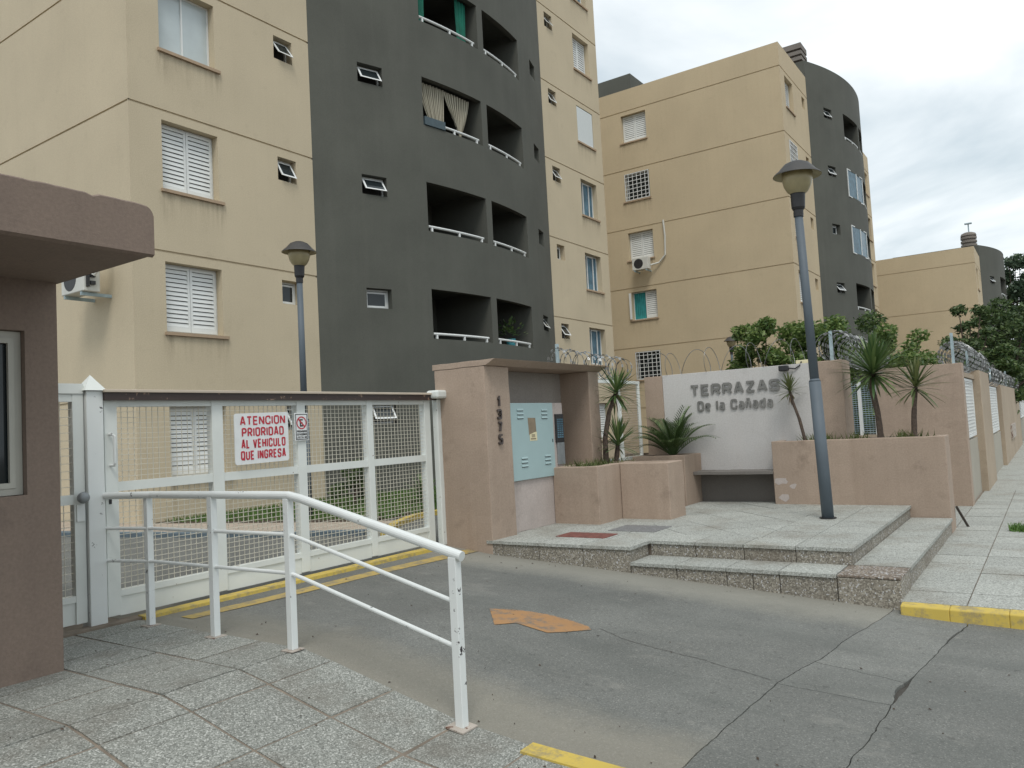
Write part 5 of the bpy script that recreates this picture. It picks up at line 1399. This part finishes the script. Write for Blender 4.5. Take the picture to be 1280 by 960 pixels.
# ------------------------------------------------------------------ plants
def blade_strip(m, base, d, up, L, w, droop, seg=5, fold=0.25):
    d = d.normalized(); sd_ = d.cross(Vector((0, 0, 1)))
    if sd_.length < 0.05: sd_ = Vector((1, 0, 0))
    sd_.normalize(); k = len(m.v)
    p = Vector(base); cur = d.copy()
    for i in range(seg + 1):
        t = i / seg; ww = w * (0.55 + 0.9 * t) * (1 - t) ** 0.55 * 1.35 if t < 1 else 0.0
        ww = max(ww, 0.0008)
        nrm = sd_.cross(cur).normalized()
        m.v += [tuple(p - sd_ * ww + nrm * ww * fold), tuple(p), tuple(p + sd_ * ww + nrm * ww * fold)]
        p = p + cur * (L / seg); cur = (cur + Vector((0, 0, -1)) * droop / seg).normalized()
    for i in range(seg):
        a = k + i * 3
        m.f += [(a, a + 1, a + 4, a + 3), (a + 1, a + 2, a + 5, a + 4)]
def rosette(c, n, L, w, seed, mat, par, el=(-0.5, 1.5), droop=0.5, name='crown', axis=None):
    r = random.Random(seed); m = MB()
    ax = (axis or Vector((0, 0, 1))).normalized(); q = Vector((0, 0, 1)).rotation_difference(ax)
    for i in range(n):
        t = (i + 0.5) / n; e = el[0] + (el[1] - el[0]) * t ** 0.8 + r.uniform(-.12, .12); a = i * 2.39996 + r.uniform(-.2, .2)
        d = q @ Vector((cos(a) * cos(e), sin(a) * cos(e), sin(e)))
        blade_strip(m, Vector(c) + ax * (0.12 * t - 0.06), d, None, L * r.uniform(0.75, 1.1) * (0.8 + 0.2 * (1 - abs(e - 0.5))), w * r.uniform(0.8, 1.1), droop * r.uniform(0.5, 1.4) * (1.2 - t * 0.6))
    return stuffpart(m.build(name, mat, par))
def yucca(base, path, r0, crown_n, L, w, seed, label, mat=YUCCA, el=(-0.5, 1.5), droop=0.5, dead=0):
    R0 = thing('yucca', base, label, 'yucca')
    P = [Vector(p) for p in path]; rr = random.Random(seed)
    fine = []
    for a, b_ in zip(P, P[1:]):
        for i in range(4): fine.append(a.lerp(b_, i / 4))
    fine.append(P[-1])
    rad = [r0 * (1.25 if i == 0 else 1.0) * (1 - 0.3 * i / len(fine)) * rr.uniform(0.92, 1.08) for i in range(len(fine))]
    MB().tube(fine, rad, 9).build('trunk', TRUNK, R0)
    ax = (P[-1] - P[-2]); rosette(P[-1], crown_n, L, w, seed, mat, R0, el, droop, axis=ax)
    if dead: rosette(P[-1] - ax.normalized() * 0.06, dead, L * 0.75, w * 0.7, seed + 9, DEADM, R0, (-1.3, -0.7), 1.0, 'dead_leaves')
    return R0
yucca((12.15, 6.45, 0.92), [(12.15, 6.45, 0.90), (12.13, 6.43, 1.4), (12.20, 6.36, 1.85), (12.30, 6.25, 2.18)], 0.05, 84, 0.56, 0.019, 1, 'tall bent yucca beside the meter shelter pillar', YUCCA, (-0.75, 1.45), 0.35, 8)
yucca((12.2, 6.30, 0.92), [(12.2, 6.30, 0.90), (12.24, 6.28, 1.1), (12.26, 6.26, 1.28)], 0.05, 60, 0.58, 0.020, 2, 'short bushy yucca at the foot of the tall bent one', YUCCA, (-0.3, 1.5), 0.25, 0)
yucca((14.25, 3.62, 1.13), [(14.25, 3.62, 1.12), (14.24, 3.70, 1.55), (14.22, 3.80, 1.9), (14.2, 3.82, 2.06)], 0.03, 46, 0.34, 0.016, 3, 'thin leaning yucca in front of the sign wall', YUCCAL, (-0.35, 1.5), 0.35, 10)
yucca((14.3, 2.42, 1.13), [(14.3, 2.42, 1.12), (14.3, 2.44, 1.6), (14.3, 2.50, 2.0), (14.3, 2.46, 2.26)], 0.055, 160, 0.80, 0.024, 4, 'large dark yucca with a broad crown in the long planter', YUCCA, (-0.55, 1.5), 0.4, 0)
yucca((14.3, 1.92, 1.13), [(14.3, 1.92, 1.12), (14.3, 1.90, 1.5), (14.3, 1.86, 1.85), (14.3, 1.84, 1.98)], 0.045, 64, 0.60, 0.022, 5, 'paler yucca with drooping spiky leaves right of the large one', YUCCAL, (-0.75, 1.5), 0.45, 0)
# feathery palm
pm = thing('palm', (14.0, 6.0, 0.94), 'dark feathery palm in the small planter left of the bench', 'palm')
rr = random.Random(17)
for i in range(36):
    a = i * 2.39996; e = rr.uniform(0.6, 1.45); L = rr.uniform(0.55, 1.0)
    m = MB(); p = Vector((14.0, 6.0, 0.96)); d = Vector((cos(a) * cos(e) * 0.75, sin(a) * cos(e), sin(e)))
    seg = 20; pts = [p.copy()]; cur = d.normalized()
    for k in range(seg):
        p = p + cur * (L / seg); cur = (cur + Vector((0, 0, -1)) * 0.06 * (k / seg) * 2).normalized(); pts.append(p.copy())
        sdv = cur.cross(Vector((0, 0, 1)))
        if sdv.length < 0.05: sdv = Vector((1, 0, 0))
        sdv.normalize()
        if k > 3:
            ll = 0.25 * (1 - 0.6 * abs(k / seg - 0.5) * 1.6)
            for s_ in (-1, 1):
                blade_strip(m, p, cur * 0.75 + sdv * s_ + Vector((0, 0, 0.35)), None, ll, 0.010, 0.7, 3)
    m.tube(pts, [0.012 * (1 - 0.8 * k / seg) for k in range(seg + 1)], 5)
    m.build('frond', PALML, pm)

def leaf_cloud(name, clumps, n, size, seed, mat, par, flat=0.6):
    r = np.random.default_rng(seed)
    vol = np.array([c[3] * c[4] * c[5] for c in clumps]) ** 0.75; vol = vol / vol.sum()
    V = []
    for c, f in zip(clumps, vol):
        k = max(6, int(n * f))
        d = r.normal(size=(k, 3)); d /= np.linalg.norm(d, axis=1)[:, None]
        rad = r.uniform(0.25, 1.0, size=(k, 1)) ** 0.55
        P = np.array(c[:3]) + d * rad * np.array(c[3:6])
        # little sprays: leaves in bunches
        P += r.normal(size=(k, 3)) * size * 0.5
        a = r.normal(size=(k, 3)); a[:, 2] *= flat; a /= np.linalg.norm(a, axis=1)[:, None]
        b_ = r.normal(size=(k, 3)); b_ -= (b_ * a).sum(1)[:, None] * a; b_ /= np.linalg.norm(b_, axis=1)[:, None]
        s = size * r.uniform(0.6, 1.3, size=(k, 1))
        V.append(np.stack([P - a * s, P - b_ * s * 0.42, P + a * s, P + b_ * s * 0.42], 1))
    V = np.concatenate(V).reshape(-1, 3) - np.array(W(par))
    nq = len(V) // 4
    me = bpy.data.meshes.new(name)
    me.from_pydata(V.tolist(), [], np.arange(nq * 4).reshape(-1, 4).tolist()); me.materials.append(mat)
    o = bpy.data.objects.new(name, me); COL.objects.link(o); o.parent = par; ORIG[o.name] = W(par)
    return stuffpart(o)
def tree(name, base, H, spread, nclump, nleaf, lsize, seed, mat, label, cat, trunk_r=0.12, squash=0.75, low=0.35, csize=0.33, tall=False):
    R0 = thing(name, base, label, cat); r = random.Random(seed)
    B = Vector(base); fork = B + Vector((r.uniform(-.1, .1), r.uniform(-.1, .1), H * low))
    m = MB(); m.tube([B - Vector((0, 0, 0.1)), B.lerp(fork, 0.5) + Vector((0.04 * H * r.uniform(-1, 1), 0, 0)), fork], [trunk_r * 1.2, trunk_r, trunk_r * 0.85], 9)
    clumps = []
    for i in range(nclump):
        t = (i + 0.5) / nclump; a = i * 2.39996 + r.uniform(-.4, .4)
        if tall: rad = spread * (0.35 + 0.65 * sin(pi * min(1, t * 0.95 + 0.1))) * r.uniform(0.3, 1.0)
        else: rad = spread * sqrt(r.uniform(0.05, 1.0)) * (1.0 - 0.45 * t)
        z = H * (low * 0.8 + (1 - low * 0.8) * (t * 0.92)) + r.uniform(-.06, .06) * H
        c = B + Vector((cos(a) * rad, sin(a) * rad, z)); cs = csize * spread * r.uniform(0.6, 1.15)
        clumps.append((c.x, c.y, c.z, cs, cs, cs * squash))
        mid = fork.lerp(c, 0.5) + Vector((0, 0, -0.05 * H))
        m.tube([fork, mid, c], [trunk_r * 0.5, trunk_r * 0.3, trunk_r * 0.1], 6)
    m.build('trunk', TRUNK, R0)
    leaf_cloud('crown', clumps, nleaf, lsize, seed, mat, R0)
    return R0
tree('shrub', (26.0, 7.9, 0), 4.95, 1.25, 22, 6500, 0.09, 31, BUSHL, 'airy light green shrub behind the sign wall beside the distant lamp', 'shrub', 0.06, 0.7, 0.35, 0.32)
tree('shrub', (26.5, 6.3, 0), 4.75, 1.5, 26, 12000, 0.09, 32, BUSHL, 'dense bright green shrub behind the sign wall left of the lamp pole', 'shrub', 0.07, 0.75, 0.3, 0.34)
tree('shrub', (23.5, 8.1, 0), 3.1, 1.2, 14, 5500, 0.08, 33, BUSHD, 'low dark shrub just above the sign wall top', 'shrub', 0.06, 0.7, 0.3, 0.38)
tree('shrub', (27.5, 5.2, 0), 4.6, 1.3, 16, 5600, 0.085, 34, BUSHD, 'dark shrub behind the street lamp pole and razor wire post', 'shrub', 0.06, 0.75, 0.3, 0.38)
tree('shrub', (25.5, 3.75, 0), 4.3, 1.35, 18, 6500, 0.08, 35, BUSHL, 'feathery green shrub behind the large yucca crown', 'shrub', 0.06, 0.7, 0.3, 0.36)
tree('tree', (41.5, 3.0, 0), 6.3, 1.5, 20, 6500, 0.11, 36, TREED, 'dark spreading tree behind the street wall at the right', 'tree', 0.16, 0.6, 0.35, 0.30)
tree('tree', (47.0, 2.0, 0), 7.0, 2.2, 26, 9500, 0.12, 37, TREED, 'darkest broad tree overhanging the wall at the right edge', 'tree', 0.18, 0.65, 0.3, 0.32)
tree('tree', (40.0, 2.1, 0), 4.4, 1.2, 16, 7000, 0.09, 38, BUSHD, 'yellow green tree low over the street wall razor wire', 'tree', 0.1, 0.7, 0.35, 0.34)
tree('tree', (84.0, 2.2, 0), 15.5, 2.2, 34, 11000, 0.2, 39, TREEG, 'tall slender grey green tree against the sky at the right edge', 'tree', 0.25, 1.1, 0.2, 0.34, tall=True)
tree('tree', (33.0, 2.9, 0), 4.1, 0.7, 7, 700, 0.09, 40, BUSHD, 'thin sparse young tree above the pink end wall', 'tree', 0.05, 0.7, 0.4, 0.34)
tree('shrub', (13.1, 13.6, 0.05), 1.0, 0.45, 9, 700, 0.07, 41, BUSHD, 'small dark shrub on the lawn behind the gate upright', 'shrub', 0.03, 0.8, 0.3, 0.5)
R0 = thing('shrub', (13.6, 11.9, 0.05), 'spiky dark shrub on the lawn near the pink pillar', 'shrub')
rosette((13.6, 11.9, 0.12), 60, 0.75, 0.03, 42, PALML, R0, (0.1, 1.4), 0.6)
